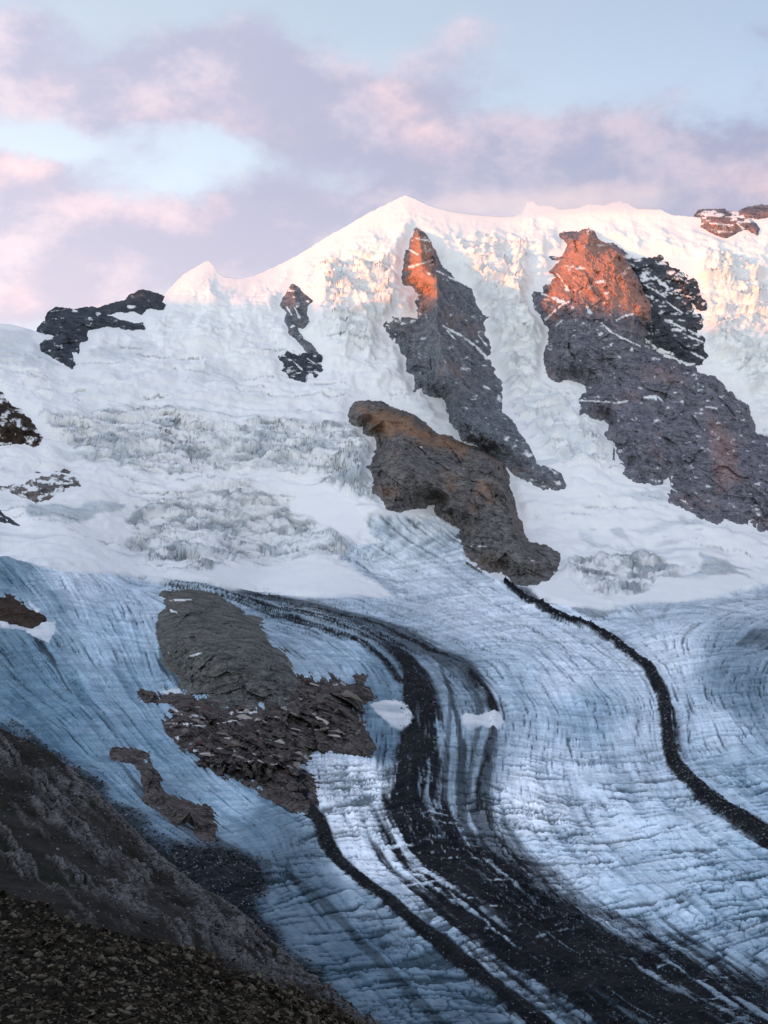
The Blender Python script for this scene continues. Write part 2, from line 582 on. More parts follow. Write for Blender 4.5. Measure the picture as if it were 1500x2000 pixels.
# ---- zones of the surface, traced as areas
GLACIER_TOP = np.array([(-700, 1075), (0, 1085), (90, 1105), (160, 1116), (250, 1130), (330, 1138), (420, 1146), (500, 1156), (590, 1163), (700, 1166), (768, 1163),
                        (720, 1130), (690, 1110), (660, 1090), (690, 1060), (720, 1030), (715, 1012), (760, 1006), (850, 1012), (900, 1040),
                        (910, 1090), (960, 1120), (1030, 1148), (1060, 1168), (1130, 1185), (1196, 1192), (1225, 1184), (1300, 1175), (1400, 1167), (1450, 1152),
                        (1500, 1146), (2200, 1140), (2200, 2200), (-700, 2200)], float)
ICEFALLS = {
    'upper': [(80, 815), (170, 800), (250, 795), (350, 812), (450, 832), (560, 832), (640, 822), (690, 812), (715, 850), (733, 880), (716, 915), (730, 960), (752, 990),
              (720, 990), (690, 970), (655, 945), (600, 925), (540, 915), (490, 925), (420, 928), (330, 928), (250, 915), (200, 900), (140, 882), (100, 845)],
    'lower': [(248, 1025), (270, 992), (310, 970), (350, 957), (430, 945), (490, 952), (540, 968), (580, 1000), (640, 1030), (690, 1062), (740, 1082), (755, 1100),
              (720, 1108), (660, 1092), (620, 1088), (560, 1096), (500, 1110), (440, 1108), (400, 1112), (350, 1098), (300, 1105), (262, 1080), (250, 1052)],
    'right': [(1040, 1120), (1085, 1102), (1130, 1085), (1200, 1070), (1262, 1060), (1300, 1078), (1341, 1112), (1315, 1126), (1285, 1120), (1268, 1145), (1240, 1162),
              (1185, 1170), (1145, 1155), (1125, 1130), (1080, 1122)],
}
GREYS = [  # bare, dirty patches within the snow: outline, strength
    ([(1348, 1120), (1372, 1100), (1368, 1078), (1415, 1086), (1470, 1112), (1440, 1112), (1480, 1140), (1430, 1120), (1400, 1118)], .9),
    ([(108, 985), (150, 990), (180, 978), (240, 992), (235, 1003), (180, 1012), (130, 1026), (118, 1010), (60, 1012), (40, 995)], .8),
    ([(80, 1095), (120, 1098), (135, 1108), (100, 1106)], .6), ([(1330, 1010), (1375, 1015), (1370, 1028), (1340, 1025)], .5),
    ([(1195, 1027), (1215, 1027), (1245, 1052), (1240, 1060), (1210, 1045)], .6), ([(0, 640), (60, 650), (88, 690), (120, 715), (60, 725), (0, 715), (-80, 700)], .40),
    ([(170, 690), (230, 675), (300, 670), (305, 685), (270, 700), (240, 715), (180, 705)], .35), ([(380, 725), (440, 715), (480, 740), (440, 755), (390, 750)], .3),
    ([(130, 735), (250, 742), (290, 738), (240, 755), (150, 752)], .25), ([(1130, 1030), (1160, 1035), (1190, 1060), (1150, 1065)], .5)]
CLEAN = [  # smooth white drifts on and beside the ice: outline
    [(560, 1000), (585, 945), (640, 950), (690, 985), (720, 1010), (715, 1035), (750, 1060), (700, 1066), (640, 1035), (600, 1010)],
    [(370, 1122), (430, 1106), (500, 1112), (590, 1094), (650, 1092), (690, 1130), (766, 1160), (700, 1162), (600, 1156), (500, 1147), (420, 1140)],
    [(1040, 1148), (1080, 1128), (1120, 1130), (1148, 1160), (1190, 1174), (1240, 1164), (1272, 1142), (1290, 1120), (1330, 1128), (1440, 1124), (1492, 1140), (1420, 1165),
     (1330, 1173), (1250, 1180), (1196, 1190), (1130, 1180), (1080, 1170)]]
PATCHES = [  # isolated white snow patches lying on bare ice
    [(722, 1376), (740, 1368), (772, 1366), (795, 1380), (806, 1400), (800, 1418), (785, 1424), (760, 1412), (738, 1396)],
    [(902, 1398), (912, 1390), (935, 1397), (960, 1392), (978, 1394), (986, 1412), (970, 1423), (940, 1420), (915, 1427), (903, 1415)],
    [(0, 1213), (33, 1218), (62, 1226), (78, 1214), (110, 1212), (108, 1232), (94, 1256), (70, 1247), (50, 1234), (28, 1228), (0, 1226)],
    [(56, 1176), (64, 1180), (77, 1190), (72, 1196), (62, 1190)],
    [(940, 1112), (980, 1120), (1000, 1130), (985, 1136), (960, 1130)],
    [(310, 1352), (345, 1345), (368, 1356), (362, 1362), (330, 1358)]]
MORAINES = {
    'right': [(985, 1136, 4), (1040, 1180, 12), (1085, 1204, 16), (1150, 1224, 13), (1200, 1250, 16), (1240, 1285, 18), (1270, 1310, 21), (1293, 1350, 26),
              (1303, 1400, 30), (1304, 1440, 30), (1310, 1470, 30), (1325, 1500, 30), (1360, 1540, 30), (1400, 1572, 34), (1450, 1603, 38), (1500, 1634, 40), (1600, 1685, 42)],
    'thin': [(590, 1520, 34), (602, 1565, 26), (625, 1600, 24), (640, 1640, 27), (660, 1670, 25), (690, 1700, 25), (740, 1750, 26), (800, 1800, 28), (860, 1842, 30),
             (910, 1880, 32), (960, 1920, 34), (1020, 1962, 38), (1080, 2004, 42), (1170, 2080, 46)],
    'broad': [(270, 1130, 4), (400, 1149, 15), (470, 1172, 17), (540, 1193, 22), (620, 1213, 28), (690, 1237, 32), (745, 1262, 44), (785, 1300, 58), (810, 1345, 72), (822, 1400, 76),
              (822, 1450, 80), (815, 1500, 96), (808, 1560, 122), (825, 1620, 150), (865, 1680, 160), (940, 1752, 170), (1020, 1812, 185), (1110, 1872, 205),
              (1230, 1940, 230), (1350, 2004, 260), (1470, 2070, 280)],
    'outer': [(450, 1150, 8), (520, 1166, 12), (620, 1187, 18), (740, 1222, 28), (830, 1260, 30), (900, 1300, 30), (948, 1345, 30), (968, 1390, 22), (962, 1440, 18), (950, 1490, 26),
              (938, 1550, 44), (945, 1610, 60), (985, 1680, 80), (1050, 1740, 90), (1130, 1800, 80), (1240, 1870, 60)],
}
FLOW = [[(60, 1125), (150, 1250), (260, 1400), (380, 1520), (520, 1610)], [(250, 1160), (285, 1300), (330, 1420), (450, 1540), (560, 1600)],
        [(-60, 1250), (0, 1320), (150, 1440), (300, 1575), (450, 1650)], [(150, 1140), (200, 1240), (300, 1400), (420, 1530)],
        [(1560, 1180), (1420, 1195), (1345, 1250), (1360, 1330), (1400, 1450), (1480, 1540), (1560, 1590)], [(1560, 1250), (1450, 1280), (1420, 1350), (1480, 1450), (1560, 1500)],
        [(780, 1060), (870, 1110), (980, 1180), (1100, 1270), (1190, 1360), (1215, 1450), (1240, 1550), (1320, 1660), (1500, 1800), (1600, 1870)],
        [(720, 1165), (900, 1225), (1020, 1300), (1075, 1400), (1060, 1500), (1090, 1600), (1180, 1710), (1340, 1840), (1500, 1960)],
        [(700, 1420), (690, 1500), (690, 1580), (720, 1660), (800, 1750), (940, 1870), (1100, 1990)],
        [(560, 1640), (570, 1720), (660, 1840), (830, 2000)], [(600, 1600), (640, 1700), (760, 1830), (950, 1990)],
        [(660, 1260), (720, 1310), (750, 1400), (745, 1480)]] + [[p[:2] for p in MORAINES[k]] for k in MORAINES]

warp = fbm(P0[..., 0] / 60, P0[..., 1] / 60, P0[..., 2] / 40, 4)
wpx = 5.0 * warp
glac = sstep(-5, 5, sdf(PX, PY, GLACIER_TOP) + wpx * 1.4)
glac = np.where(PY > 1240, 1.0, glac)
ragged = 22 * fbm(P0[..., 0] / 120, P0[..., 1] / 120, P0[..., 2] / 26, 5, .62)
fallm = {k: sstep(-8, 14, sdf(PX, PY, v) + ragged) for k, v in ICEFALLS.items()}
fall = np.maximum.reduce(list(fallm.values()))
grey = 0
for poly, a in GREYS:
    grey = np.maximum(grey, a * sstep(-3, 4, sdf(PX, PY, poly) + wpx * 2))
clean = 0
for poly in CLEAN:
    clean = np.maximum(clean, sstep(-3, 5, sdf(PX, PY, poly) + wpx * 1.6))
patchm = [sstep(-1.5, 2.0, sdf(PX, PY, q) + 6.5 * fbm(P0[..., 0] / 16, P0[..., 1] / 50, P0[..., 2] / 16, 4, .7)) for q in PATCHES]
patch = np.maximum.reduce(patchm)

# ---- flow lines of the ice, in a chart where the ground keeps its shape (px, F*ln distance)
def chart(px, py):
    return px, F * np.log(depth(np.asarray(px, np.float32), np.asarray(py, np.float32)))


fp, fd = [], []
for ln in FLOW:
    ln = np.asarray(ln, float)
    k = np.linspace(0, len(ln) - 1, 6 * len(ln))
    lx = np.interp(k, np.arange(len(ln)), ln[:, 0]); ly = np.interp(k, np.arange(len(ln)), ln[:, 1])
    cu, cv = chart(lx, ly)
    d = np.stack([np.gradient(cu), np.gradient(cv)], 1)
    d /= np.linalg.norm(d, axis=1)[:, None] + 1e-9
    fp.append(np.stack([cu, cv], 1)); fd.append(d)
fp = np.concatenate(fp); fd = np.concatenate(fd)
CS = 3.0                                         # chart cell
V0, V1 = F * math.log(600.0), F * math.log(3200.0)
U0, U1 = -80.0, 1580.0
nu, nv = int((U1 - U0) / CS), int((V1 - V0) / CS)
# coarse direction field, then upsampled
gu, gv = np.meshgrid(np.linspace(U0, U1, 120), np.linspace(V0, V1, 260))
dxs = 0; dys = 0
for q, e in zip(fp, fd):
    w = ((gu - q[0]) ** 2 + (gv - q[1]) ** 2 + 30 ** 2) ** -1.6
    dxs = dxs + w * e[0]; dys = dys + w * e[1]
L = np.hypot(dxs, dys) + 1e-12
dxs /= L; dys /= L


def bil(a, i, j):
    R, C = a.shape
    i = np.clip(i, 0, R - 1.001); j = np.clip(j, 0, C - 1.001)
    i0 = i.astype(np.int32); j0 = j.astype(np.int32)
    fi = (i - i0).astype(np.float32); fj = (j - j0).astype(np.float32)
    return (a[i0, j0] * (1 - fi) * (1 - fj) + a[i0 + 1, j0] * fi * (1 - fj) + a[i0, j0 + 1] * (1 - fi) * fj + a[i0 + 1, j0 + 1] * fi * fj)


jj, ii = np.meshgrid(np.arange(nu, dtype=np.float32), np.arange(nv, dtype=np.float32))
DX = bil(dxs.astype(np.float32), ii / nv * 259, jj / nu * 119); DY = bil(dys.astype(np.float32), ii / nv * 259, jj / nu * 119)


def lic(src, dx, dy, steps, h=1.0):
    """smear noise along a direction field: lines that follow the ice"""
    acc = src.copy(); n = 1
    for sgn in (1, -1):
        x = jj.copy(); y = ii.copy()
        for s in range(steps):
            xi = np.clip(x, 0, nu - 1).astype(np.int32); yi = np.clip(y, 0, nv - 1).astype(np.int32)
            x += sgn * h * dx[yi, xi]; y += sgn * h * dy[yi, xi]
            acc += src[np.clip(y, 0, nv - 1).astype(np.int32), np.clip(x, 0, nu - 1).astype(np.int32)]
            n += 1
    acc /= n
    acc -= acc.mean(); acc /= acc.std()
    return acc


def box(a, r):
    for ax in (0, 1):
        k = sum(np.roll(a, s, ax) for s in range(-r, r + 1)) / (2 * r + 1)
        a = k
    return a


white = RNG.normal(size=(nv, nu)).astype(np.float32)
white2 = RNG.normal(size=(nv, nu)).astype(np.float32)
L_long = lic(white, DX, DY, 28)                                   # streaks along the flow
L_long2 = lic(box(white2, 2), DX, DY, 34, 1.6)                     # broader streaks
rot = (.12 + .75 * gnoise(jj / 75, ii / 75, 0 * jj + 2.5) + .35 * gnoise(jj / 22, ii / 22, 0 * jj + 6.5)).astype(np.float32)
ca, sa = np.cos(rot), np.sin(rot)
L_cross = lic(box(white2, 1), -DY * ca - DX * sa, DX * ca - DY * sa, 9, 1.3)           # crevasses across the flow
L_cross2 = lic(box(white, 3), -DY * ca - DX * sa, DX * ca - DY * sa, 16, 2.0)
chv = F * np.log(D0)
ci = (chv - V0) / CS; cj = (PX - U0) / CS
inch = (D0 > 610) & (D0 < 3190)


def on_surface(a):
    return np.where(inch, bil(a, ci, cj), 0).astype(np.float32)


s_long, s_long2, s_cross, s_cross2 = map(on_surface, (L_long, L_long2, L_cross, L_cross2))

# ---- debris bands
deb = np.zeros_like(PX)
morm = {}; morp = {}
for k, ln in MORAINES.items():
    r = band(PX, PY, ln)
    soft = {'right': .30, 'thin': .30, 'broad': .34, 'outer': .6}[k]
    q = r + soft * (.42 * s_long2 + .20 * s_long + .5 * warp)
    mk = 1 - sstep(1 - soft * .8, 1 + soft, q)
    if k == 'outer':
        mk = mk * (.70 + .30 * sstep(-.6, .8, s_long2))
    if k == 'broad':
        gap = np.maximum(sstep(1.9, 2.5, s_cross2), sstep(2.1, 2.7, s_cross) * .8) * sstep(1450, 1600, PY)        # thin bright ice showing through
        speck = sstep(.62, .8, fbm(P0[..., 0] / 7, P0[..., 1] / 10, 0 * warp + 9, 2))
        mk = mk * (1 - .8 * gap) * (1 - .45 * speck)
        mk = mk * (1 - .7 * sstep(.7, 1.5, s_long2) * sstep(.15, .5, r)) * (1 - .5 * sstep(1.2, 2.0, s_long) * sstep(1350, 1500, PY))
        upper = 1 - sstep(1230, 1290, PY)
        mk = mk * (1 - upper * .75 * sstep(-.3, .9, s_long))
    morm[k] = mk
    morp[k] = sstep(1.15, 0.0, r)
    deb = np.maximum(deb, mk)
SIDE = [(-60, 1396), (60, 1438), (130, 1478), (200, 1545), (260, 1600), (330, 1648), (400, 1652), (450, 1662), (512, 1690), (524, 1720), (505, 1760), (520, 1800), (560, 1850), (620, 1900),
        (690, 1985), (760, 2090), (300, 2090), (-60, 2090)]
side = sstep(-22, 14, sdf(PX, PY, SIDE) + 16 * warp + 5 * s_long2)
deb = np.maximum(deb, side * .96)
streak = [([(226, 1480, 6), (270, 1545, 16), (330, 1600, 22), (420, 1645, 30), (500, 1680, 20)], .55), ([(75, 1255, 14), (95, 1285, 16), (115, 1315, 8), (140, 1350, 4)], .75),
          ([(560, 1700, 6), (620, 1760, 20), (700, 1830, 22), (790, 1920, 24), (900, 2030, 30)], .55), ([(310, 1265, 6), (325, 1300, 22), (350, 1340, 14)], .6),
          ([(920, 1090, 6), (960, 1112, 14), (1000, 1140, 20), (1050, 1165, 20)], .7), ([(1120, 1190, 8), (1160, 1200, 18), (1200, 1195, 6)], .5),
          ([(1440, 1255, 8), (1470, 1245, 22), (1530, 1240, 40)], .55), ([(700, 1470, 8), (735, 1480, 10)], .5), ([(735, 1470, 20), (760, 1530, 10)], .35), ([(872, 1330, 8), (893, 1400, 16), (903, 1470, 22), (895, 1540, 26), (905, 1610, 30), (940, 1680, 40)], .8),
          ([(860, 1300, 6), (880, 1350, 12), (875, 1450, 14), (868, 1540, 20)], .6), ([(925, 1340, 5), (938, 1400, 10), (925, 1480, 14), (915, 1560, 16)], .6)]
for ln, a in streak:
    deb = np.maximum(deb, a * (1 - sstep(.6, 1.25, band(PX, PY, ln) + .25 * s_long2 + .15 * s_long)))

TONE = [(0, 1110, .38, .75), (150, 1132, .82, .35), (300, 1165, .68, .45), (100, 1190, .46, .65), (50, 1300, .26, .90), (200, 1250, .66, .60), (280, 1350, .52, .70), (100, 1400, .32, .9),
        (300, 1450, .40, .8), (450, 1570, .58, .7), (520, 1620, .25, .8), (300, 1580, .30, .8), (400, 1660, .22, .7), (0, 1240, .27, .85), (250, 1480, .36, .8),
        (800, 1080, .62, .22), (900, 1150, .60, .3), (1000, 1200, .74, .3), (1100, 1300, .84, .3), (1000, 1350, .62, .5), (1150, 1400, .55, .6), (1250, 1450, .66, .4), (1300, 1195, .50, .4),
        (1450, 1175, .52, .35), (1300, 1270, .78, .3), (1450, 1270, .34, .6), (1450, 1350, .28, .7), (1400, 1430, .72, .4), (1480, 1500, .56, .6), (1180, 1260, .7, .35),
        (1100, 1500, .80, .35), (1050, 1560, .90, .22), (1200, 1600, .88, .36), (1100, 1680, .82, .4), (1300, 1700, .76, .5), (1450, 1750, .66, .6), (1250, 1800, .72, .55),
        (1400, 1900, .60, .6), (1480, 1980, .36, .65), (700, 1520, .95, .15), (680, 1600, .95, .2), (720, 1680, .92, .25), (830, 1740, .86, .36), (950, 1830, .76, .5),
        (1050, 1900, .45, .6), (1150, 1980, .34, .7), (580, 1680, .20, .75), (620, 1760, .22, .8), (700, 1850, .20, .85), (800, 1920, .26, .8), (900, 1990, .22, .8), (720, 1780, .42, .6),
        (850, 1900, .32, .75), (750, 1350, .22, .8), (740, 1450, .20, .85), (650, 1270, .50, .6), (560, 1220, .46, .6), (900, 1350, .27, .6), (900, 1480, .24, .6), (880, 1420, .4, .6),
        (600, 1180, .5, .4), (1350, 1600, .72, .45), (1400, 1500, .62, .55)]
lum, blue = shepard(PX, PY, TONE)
lum = lum.astype(np.float32); blue = blue.astype(np.float32)
tongue = sstep(620, 520, PX) * sstep(1080, 1110, PY) * sstep(1700, 1640, PY)
lower = sstep(1430, 1560, PY) * (1 - tongue)
blotch = fbm(P0[..., 0] / 45, P0[..., 1] / 90, 0 * warp, 4)
mottle = fbm(P0[..., 0] / 13, P0[..., 1] / 22, 0 * warp + 5, 3, .6)
patchy_ice = fbm(P0[..., 0] / 130, P0[..., 1] / 260, 0 * warp + 3, 4)
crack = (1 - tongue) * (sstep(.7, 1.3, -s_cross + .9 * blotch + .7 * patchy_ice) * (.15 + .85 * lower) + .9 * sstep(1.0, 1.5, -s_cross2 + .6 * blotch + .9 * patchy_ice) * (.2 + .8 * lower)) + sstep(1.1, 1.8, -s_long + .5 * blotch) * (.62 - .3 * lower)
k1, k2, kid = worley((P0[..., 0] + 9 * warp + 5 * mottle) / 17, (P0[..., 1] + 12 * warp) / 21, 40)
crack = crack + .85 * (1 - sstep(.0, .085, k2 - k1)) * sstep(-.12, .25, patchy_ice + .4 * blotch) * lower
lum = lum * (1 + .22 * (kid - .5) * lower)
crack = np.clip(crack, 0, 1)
wet = sstep(.2, 1.6, -s_long2) * (.35 + .65 * np.maximum(lower, tongue))
lum = (.10 + (1.0 + .22 * sstep(600, 700, PX)) * lum) * (1 - .26 * sstep(1680, 2000, PY)) * (1 - .76 * crack) * (1 + .10 * s_long * (1 - .5 * lower) + .08 * s_cross + .05 * s_long2 + .22 * blotch + .22 * mottle) * (1 - .20 * wet)  # crack lines darkened in the ice colour: dirt tint plus painted shade
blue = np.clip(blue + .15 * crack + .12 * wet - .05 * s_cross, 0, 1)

# icefall blocks
wx, wz = P0[..., 0], P0[..., 2] * 1.6 + P0[..., 1] * .5
wq = 9 * warp
wq2 = 22 * fbm(wx / 95, wz / 95, 0 * wx + 2.2, 3)
f1, f2, cid = worley((wx + wq + wq2) / 38 + .4 * wz / 60, (wz + .7 * wq - wq2) / 15, 3)
g1, g2, cid2 = worley((wx - 1.5 * wq + wq2) / 120, (wz + wq + wq2) / 34, 9)
edge = (1 - sstep(.0, .20, f2 - f1)) * sstep(-.3, .3, warp + .2)
edge2 = 1 - sstep(.03, .16, g2 - g1)
ser = np.maximum(fall, .0)
up = (1 - glac)
hang = sstep(0, 30, np.maximum.reduce([
    sdf(PX, PY, [(870, 460), (960, 440), (1050, 480), (1040, 570), (1065, 650), (1060, 740), (1130, 760), (1180, 850), (1200, 920), (1100, 930), (1050, 880), (985, 800), (980, 740), (950, 640), (900, 540)]),
    sdf(PX, PY, [(600, 500), (680, 480), (790, 500), (785, 560), (800, 610), (750, 640), (740, 720), (660, 700), (620, 620)]),
    sdf(PX, PY, [(1330, 560), (1380, 480), (1450, 500), (1560, 560), (1560, 850), (1480, 830), (1440, 750), (1380, 700)])])) * .8
hang = np.maximum(hang, sstep(-4, 6, sdf(PX, PY, [(640, 900), (720, 880), (740, 960), (760, 990), (690, 975), (650, 950)])))
hang = np.maximum(hang, sstep(-4, 6, sdf(PX, PY, [(690, 1010), (850, 1005), (900, 1040), (905, 1080), (830, 1050), (720, 1030)])) * .7)

# snow cover
rough_ice = ridged((wx + wq) / 55, (wz + wq2) / 15, 0 * wx + 3.1, 4, .6)
snow = up * (1 - grey)
drift = fbm(wx / 70, wz / 34, P0[..., 2] / 90, 5)
snow = snow * (1 - fall * (.12 + .88 * sstep(.22, -.18, drift + .30 * rough_ice - .10 * fallm['upper'] - .12 * fallm['lower'] - .26 * fallm['right'] + .10)) * .95)
snow = np.maximum(snow, clean)
snow = np.maximum(snow, patch * (.62 + .6 * warp))
lineq = (wz + 34 * warp + 60 * fbm(wx / 420, wz / 300, 0 * wx + 4.4, 3)) / 52
lf = np.abs(lineq - np.floor(lineq) - .5)
schrund = (1 - sstep(.015, .06, lf)) * sstep(.08, .34, fbm(wx / 170, wz / 60, 0 * wx + 8.8, 4)) * up * sstep(600, 680, PY)
snow = snow * (1 - .8 * schrund * (1 - clean))
far_dust = up * sstep(.15, .5, fbm(wx / 200, wz / 60, 0 * wx, 4)) * sstep(720, 860, PY) * .55
snow = np.clip(snow - far_dust * (1 - clean) - .55 * hang * up * (1 - clean) * sstep(-.1, .4, drift + .3 * rough_ice), 0, 1)
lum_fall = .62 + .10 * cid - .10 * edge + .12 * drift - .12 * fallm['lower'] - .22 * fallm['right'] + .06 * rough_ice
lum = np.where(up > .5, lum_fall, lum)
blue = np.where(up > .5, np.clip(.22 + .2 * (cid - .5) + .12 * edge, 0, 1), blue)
deb = deb * (1 - patch) * np.where(up > .5, 0, 1)
grit = up * fall * sstep(.25, .6, fbm(wx / 26, wz / 9, P0[..., 2] / 40, 4)) * .30
deb = np.maximum(deb, grit * (1 - clean))
deb = np.maximum(deb, grey * up * .22 * sstep(-.1, .4, warp))

# ---- outlines of the rock masses that break through the snow
R1 = [(814, 446), (821, 450), (833, 465), (843, 473), (850, 490), (855, 510), (863, 520), (877, 532), (887, 547), (903, 553), (917, 570), (930, 597), (940, 613), (952, 620), (943, 632), (947, 650),
      (957, 670), (955, 687), (950, 700), (960, 717), (977, 747), (980, 770), (980, 800), (997, 823), (1010, 845), (1030, 870), (1037, 893), (1050, 910), (1073, 915), (1097, 927), (1102, 950),
      (1090, 957), (1063, 955), (1033, 940), (1017, 930), (1000, 922), (988, 908), (968, 890), (945, 876), (902, 860), (900, 850), (883, 823), (875, 802), (870, 780), (850, 775), (830, 768), (823, 755), (810, 763),
      (811, 733), (793, 727), (794, 697), (783, 683), (778, 670), (763, 660), (757, 653), (753, 637), (767, 622), (783, 625), (812, 620), (815, 607), (812, 590), (822, 575), (810, 567), (800, 557),
      (787, 553), (788, 530), (790, 510), (793, 490), (803, 473), (808, 457)]
R2 = [(682, 812), (687, 798), (697, 788), (717, 785), (747, 790), (767, 798), (800, 808), (820, 823), (840, 840), (862, 850), (880, 856), (900, 865), (947, 878), (967, 890), (983, 903), (990, 927), (997, 957), (1001, 980),
      (1010, 1000), (1020, 1033), (1030, 1057), (1067, 1070), (1092, 1082), (1090, 1110), (1067, 1130), (1037, 1143), (1017, 1140), (1000, 1132), (980, 1120), (940, 1110), (915, 1097), (907, 1077), (900, 1047),
      (897, 1035), (883, 1022), (867, 1013), (852, 1007), (853, 981), (833, 987), (800, 992), (777, 997), (758, 993), (747, 977), (730, 963), (730, 940), (718, 913), (730, 890), (738, 865), (733, 852), (718, 850), (707, 847),
      (712, 830), (697, 832), (687, 827)]
R3 = [(1150, 447), (1160, 450), (1173, 475), (1200, 482), (1213, 487), (1222, 503), (1238, 523), (1250, 540), (1258, 563), (1263, 577), (1275, 587), (1278, 605), (1277, 617), (1268, 643), (1262, 663), (1275, 680),
      (1297, 698), (1353, 718), (1367, 730), (1387, 733), (1410, 753), (1423, 767), (1428, 757), (1437, 777), (1463, 793), (1470, 817), (1483, 847), (1500, 856), (1560, 885), (1660, 930), (1660, 1062), (1560, 1047),
      (1500, 1040), (1467, 1035), (1433, 1033), (1423, 1020), (1400, 1022), (1387, 1020), (1360, 1003), (1327, 988), (1307, 980), (1305, 934), (1290, 943), (1267, 943), (1237, 933), (1217, 925),
      (1220, 913), (1200, 897), (1203, 877), (1182, 847), (1188, 827), (1180, 820), (1157, 815), (1135, 807), (1133, 780), (1147, 753), (1130, 743), (1110, 737), (1093, 743), (1077, 747), (1063, 733),
      (1063, 700), (1068, 677), (1075, 660), (1070, 640), (1062, 627), (1048, 610), (1038, 587), (1043, 573), (1060, 570), (1063, 550), (1080, 530), (1093, 510), (1075, 503), (1100, 497), (1110, 477),
      (1095, 458), (1133, 452)]
R4 = [(1205, 480), (1218, 495), (1247, 502), (1277, 505), (1287, 500), (1307, 508), (1333, 512), (1352, 515), (1347, 530), (1360, 553), (1372, 577), (1378, 597), (1370, 610), (1371, 637), (1360, 647), (1373, 663),
      (1370, 680), (1377, 697), (1370, 711), (1350, 712), (1320, 706), (1287, 696), (1250, 690), (1230, 640), (1240, 570), (1210, 510)]
R5A = [(572, 557), (582, 563), (597, 577), (608, 588), (600, 597), (597, 613), (603, 627), (590, 638), (575, 634), (582, 650), (593, 665), (607, 673), (618, 692), (606, 690), (594, 678), (580, 662), (567, 650), (567, 637), (558, 627),
       (563, 610), (549, 597), (555, 580), (563, 567)]
R5B = [(545, 697), (563, 690), (583, 693), (610, 693), (627, 697), (625, 713), (630, 723), (615, 735), (602, 722), (596, 745), (570, 738), (550, 727), (552, 713)]
R6 = [(87, 647), (102, 633), (103, 622), (113, 615), (133, 617), (153, 617), (177, 613), (207, 619), (233, 627), (263, 635), (277, 631), (281, 642), (260, 644), (233, 637), (207, 633), (190, 637), (173, 643), (172, 662), (155, 667),
      (153, 688), (133, 680), (145, 712), (140, 718), (117, 703), (83, 683), (82, 672), (103, 663), (107, 655)]
R7 = [(200, 613), (220, 606), (250, 600), (262, 588), (280, 580), (303, 586), (320, 595), (317, 602), (296, 599), (284, 600), (276, 612), (262, 606), (243, 606), (222, 610)]
R9 = [(-80, 745), (0, 770), (20, 797), (37, 800), (60, 817), (67, 833), (77, 850), (80, 855), (70, 874), (50, 867), (30, 863), (0, 872), (-80, 885)]
R10 = [(0, 952), (27, 948), (47, 947), (70, 932), (97, 933), (127, 932), (150, 940), (155, 948), (143, 953), (110, 960), (93, 973), (70, 982), (57, 970), (30, 967)]
R16 = [(1370, 425), (1400, 422), (1427, 427), (1467, 433), (1481, 448), (1478, 458), (1460, 444), (1437, 453), (1417, 464), (1393, 454), (1373, 443)]
R17 = [(1456, 420), (1473, 416), (1500, 414), (1600, 408), (1600, 420), (1500, 423), (1480, 425)]
R18 = [(1478, 773), (1500, 779), (1560, 782), (1560, 806), (1500, 792)]
R19 = [(-40, 985), (0, 1000), (20, 1012), (37, 1027), (15, 1021), (-40, 1012)]
ROCKS_ALL = [(R1, False), (R2, False), (R3, False), (R4, False), (R5A, True), (R5B, True), (R6, True), (R7, True), (R9, True), (R10, True), (R16, True), (R17, True), (R18, True), (R19, True)]

# relief along the surface normal, metres
dist_k = D0 / 1000.0
flute = ridged((wx + 2 * wq) / 85, wz / 420, 0 * wx + 1.9, 3, .55) * sstep(900, 620, PY)
rib = ridged((wx + 3 * wq) / 130, (wz - wq2) / 75, 0 * wx + 5.9, 4, .55)
h = up * (15 * flute + 10 * rib * sstep(1060, 900, PY) + 26 * fbm(P0[..., 0] / 260, P0[..., 1] / 260, P0[..., 2] / 170, 4) + 7 * fbm(P0[..., 0] / 60, P0[..., 1] / 60, P0[..., 2] / 26, 4)) * (1 - .7 * clean)
soft_cover = sstep(.75, .98, snow)
h = h - 9 * schrund * (1 - clean)
h = h + 1.5 * fall * (8 * (cid - .5) + 12 * (cid2 - .5) - 5 * edge - 7 * edge2 + 7 * rough_ice + 5 * drift) * (1 - .85 * clean) * (1 - .6 * soft_cover)
hb1, hb2, hid = worley((wx + 26 * warp + wq2) / 52, (wz + 30 * warp) / 62, 21)
stepz = P0[..., 2] / 70 + 1.6 * fbm(wx / 130, wz / 160, 0 * wx + 6.0, 4)
saw = stepz - np.floor(stepz)
h = h + up * hang * (1 - clean) * 1.35 * (30 * (saw - .5) * sstep(0, .15, saw) + 10 * flute + 6 * (hid - .5) - 3 * (1 - sstep(.0, .12, hb2 - hb1)) + 16 * drift + 9 * rough_ice)
ice = glac * (1 - patch)
h = h + ice * dist_k * (.42 * s_long * (1 - .6 * lower) + .22 * s_cross * (.2 + .8 * lower) - 2.0 * crack * (1 - .8 * np.clip(deb, 0, 1)) + (.12 + .3 * lower) * s_long2)
h = h + ice * 6 * fbm(P0[..., 0] / 160, P0[..., 1] / 160, 0 * warp, 3)
h = h + patch * .3
lumpy = fbm(P0[..., 0] / 14, P0[..., 1] / 14, 0 * warp, 4, .65)
for k, amp in (('right', 4.5), ('thin', 3.0), ('broad', 4.0), ('outer', 1.5)):
    h = h + glac * dist_k * (morp[k] * amp + morm[k] * 2.2 * lumpy)
h = h + glac * side * 3 * fbm(P0[..., 0] / 11, P0[..., 1] / 11, 0 * warp, 3)
for ol, hard in ROCKS_ALL:
    near = sstep(-22, -3, sdf(PX, PY, ol))
    h = h * (1 - .92 * near * up)
h = h * (.05 + .95 * sstep(0, .055, tt[:, None]))
h = np.where((PX < -55) | (PX > 1555), h * .3, h)
P1 = P0 + N0 * h[..., None]

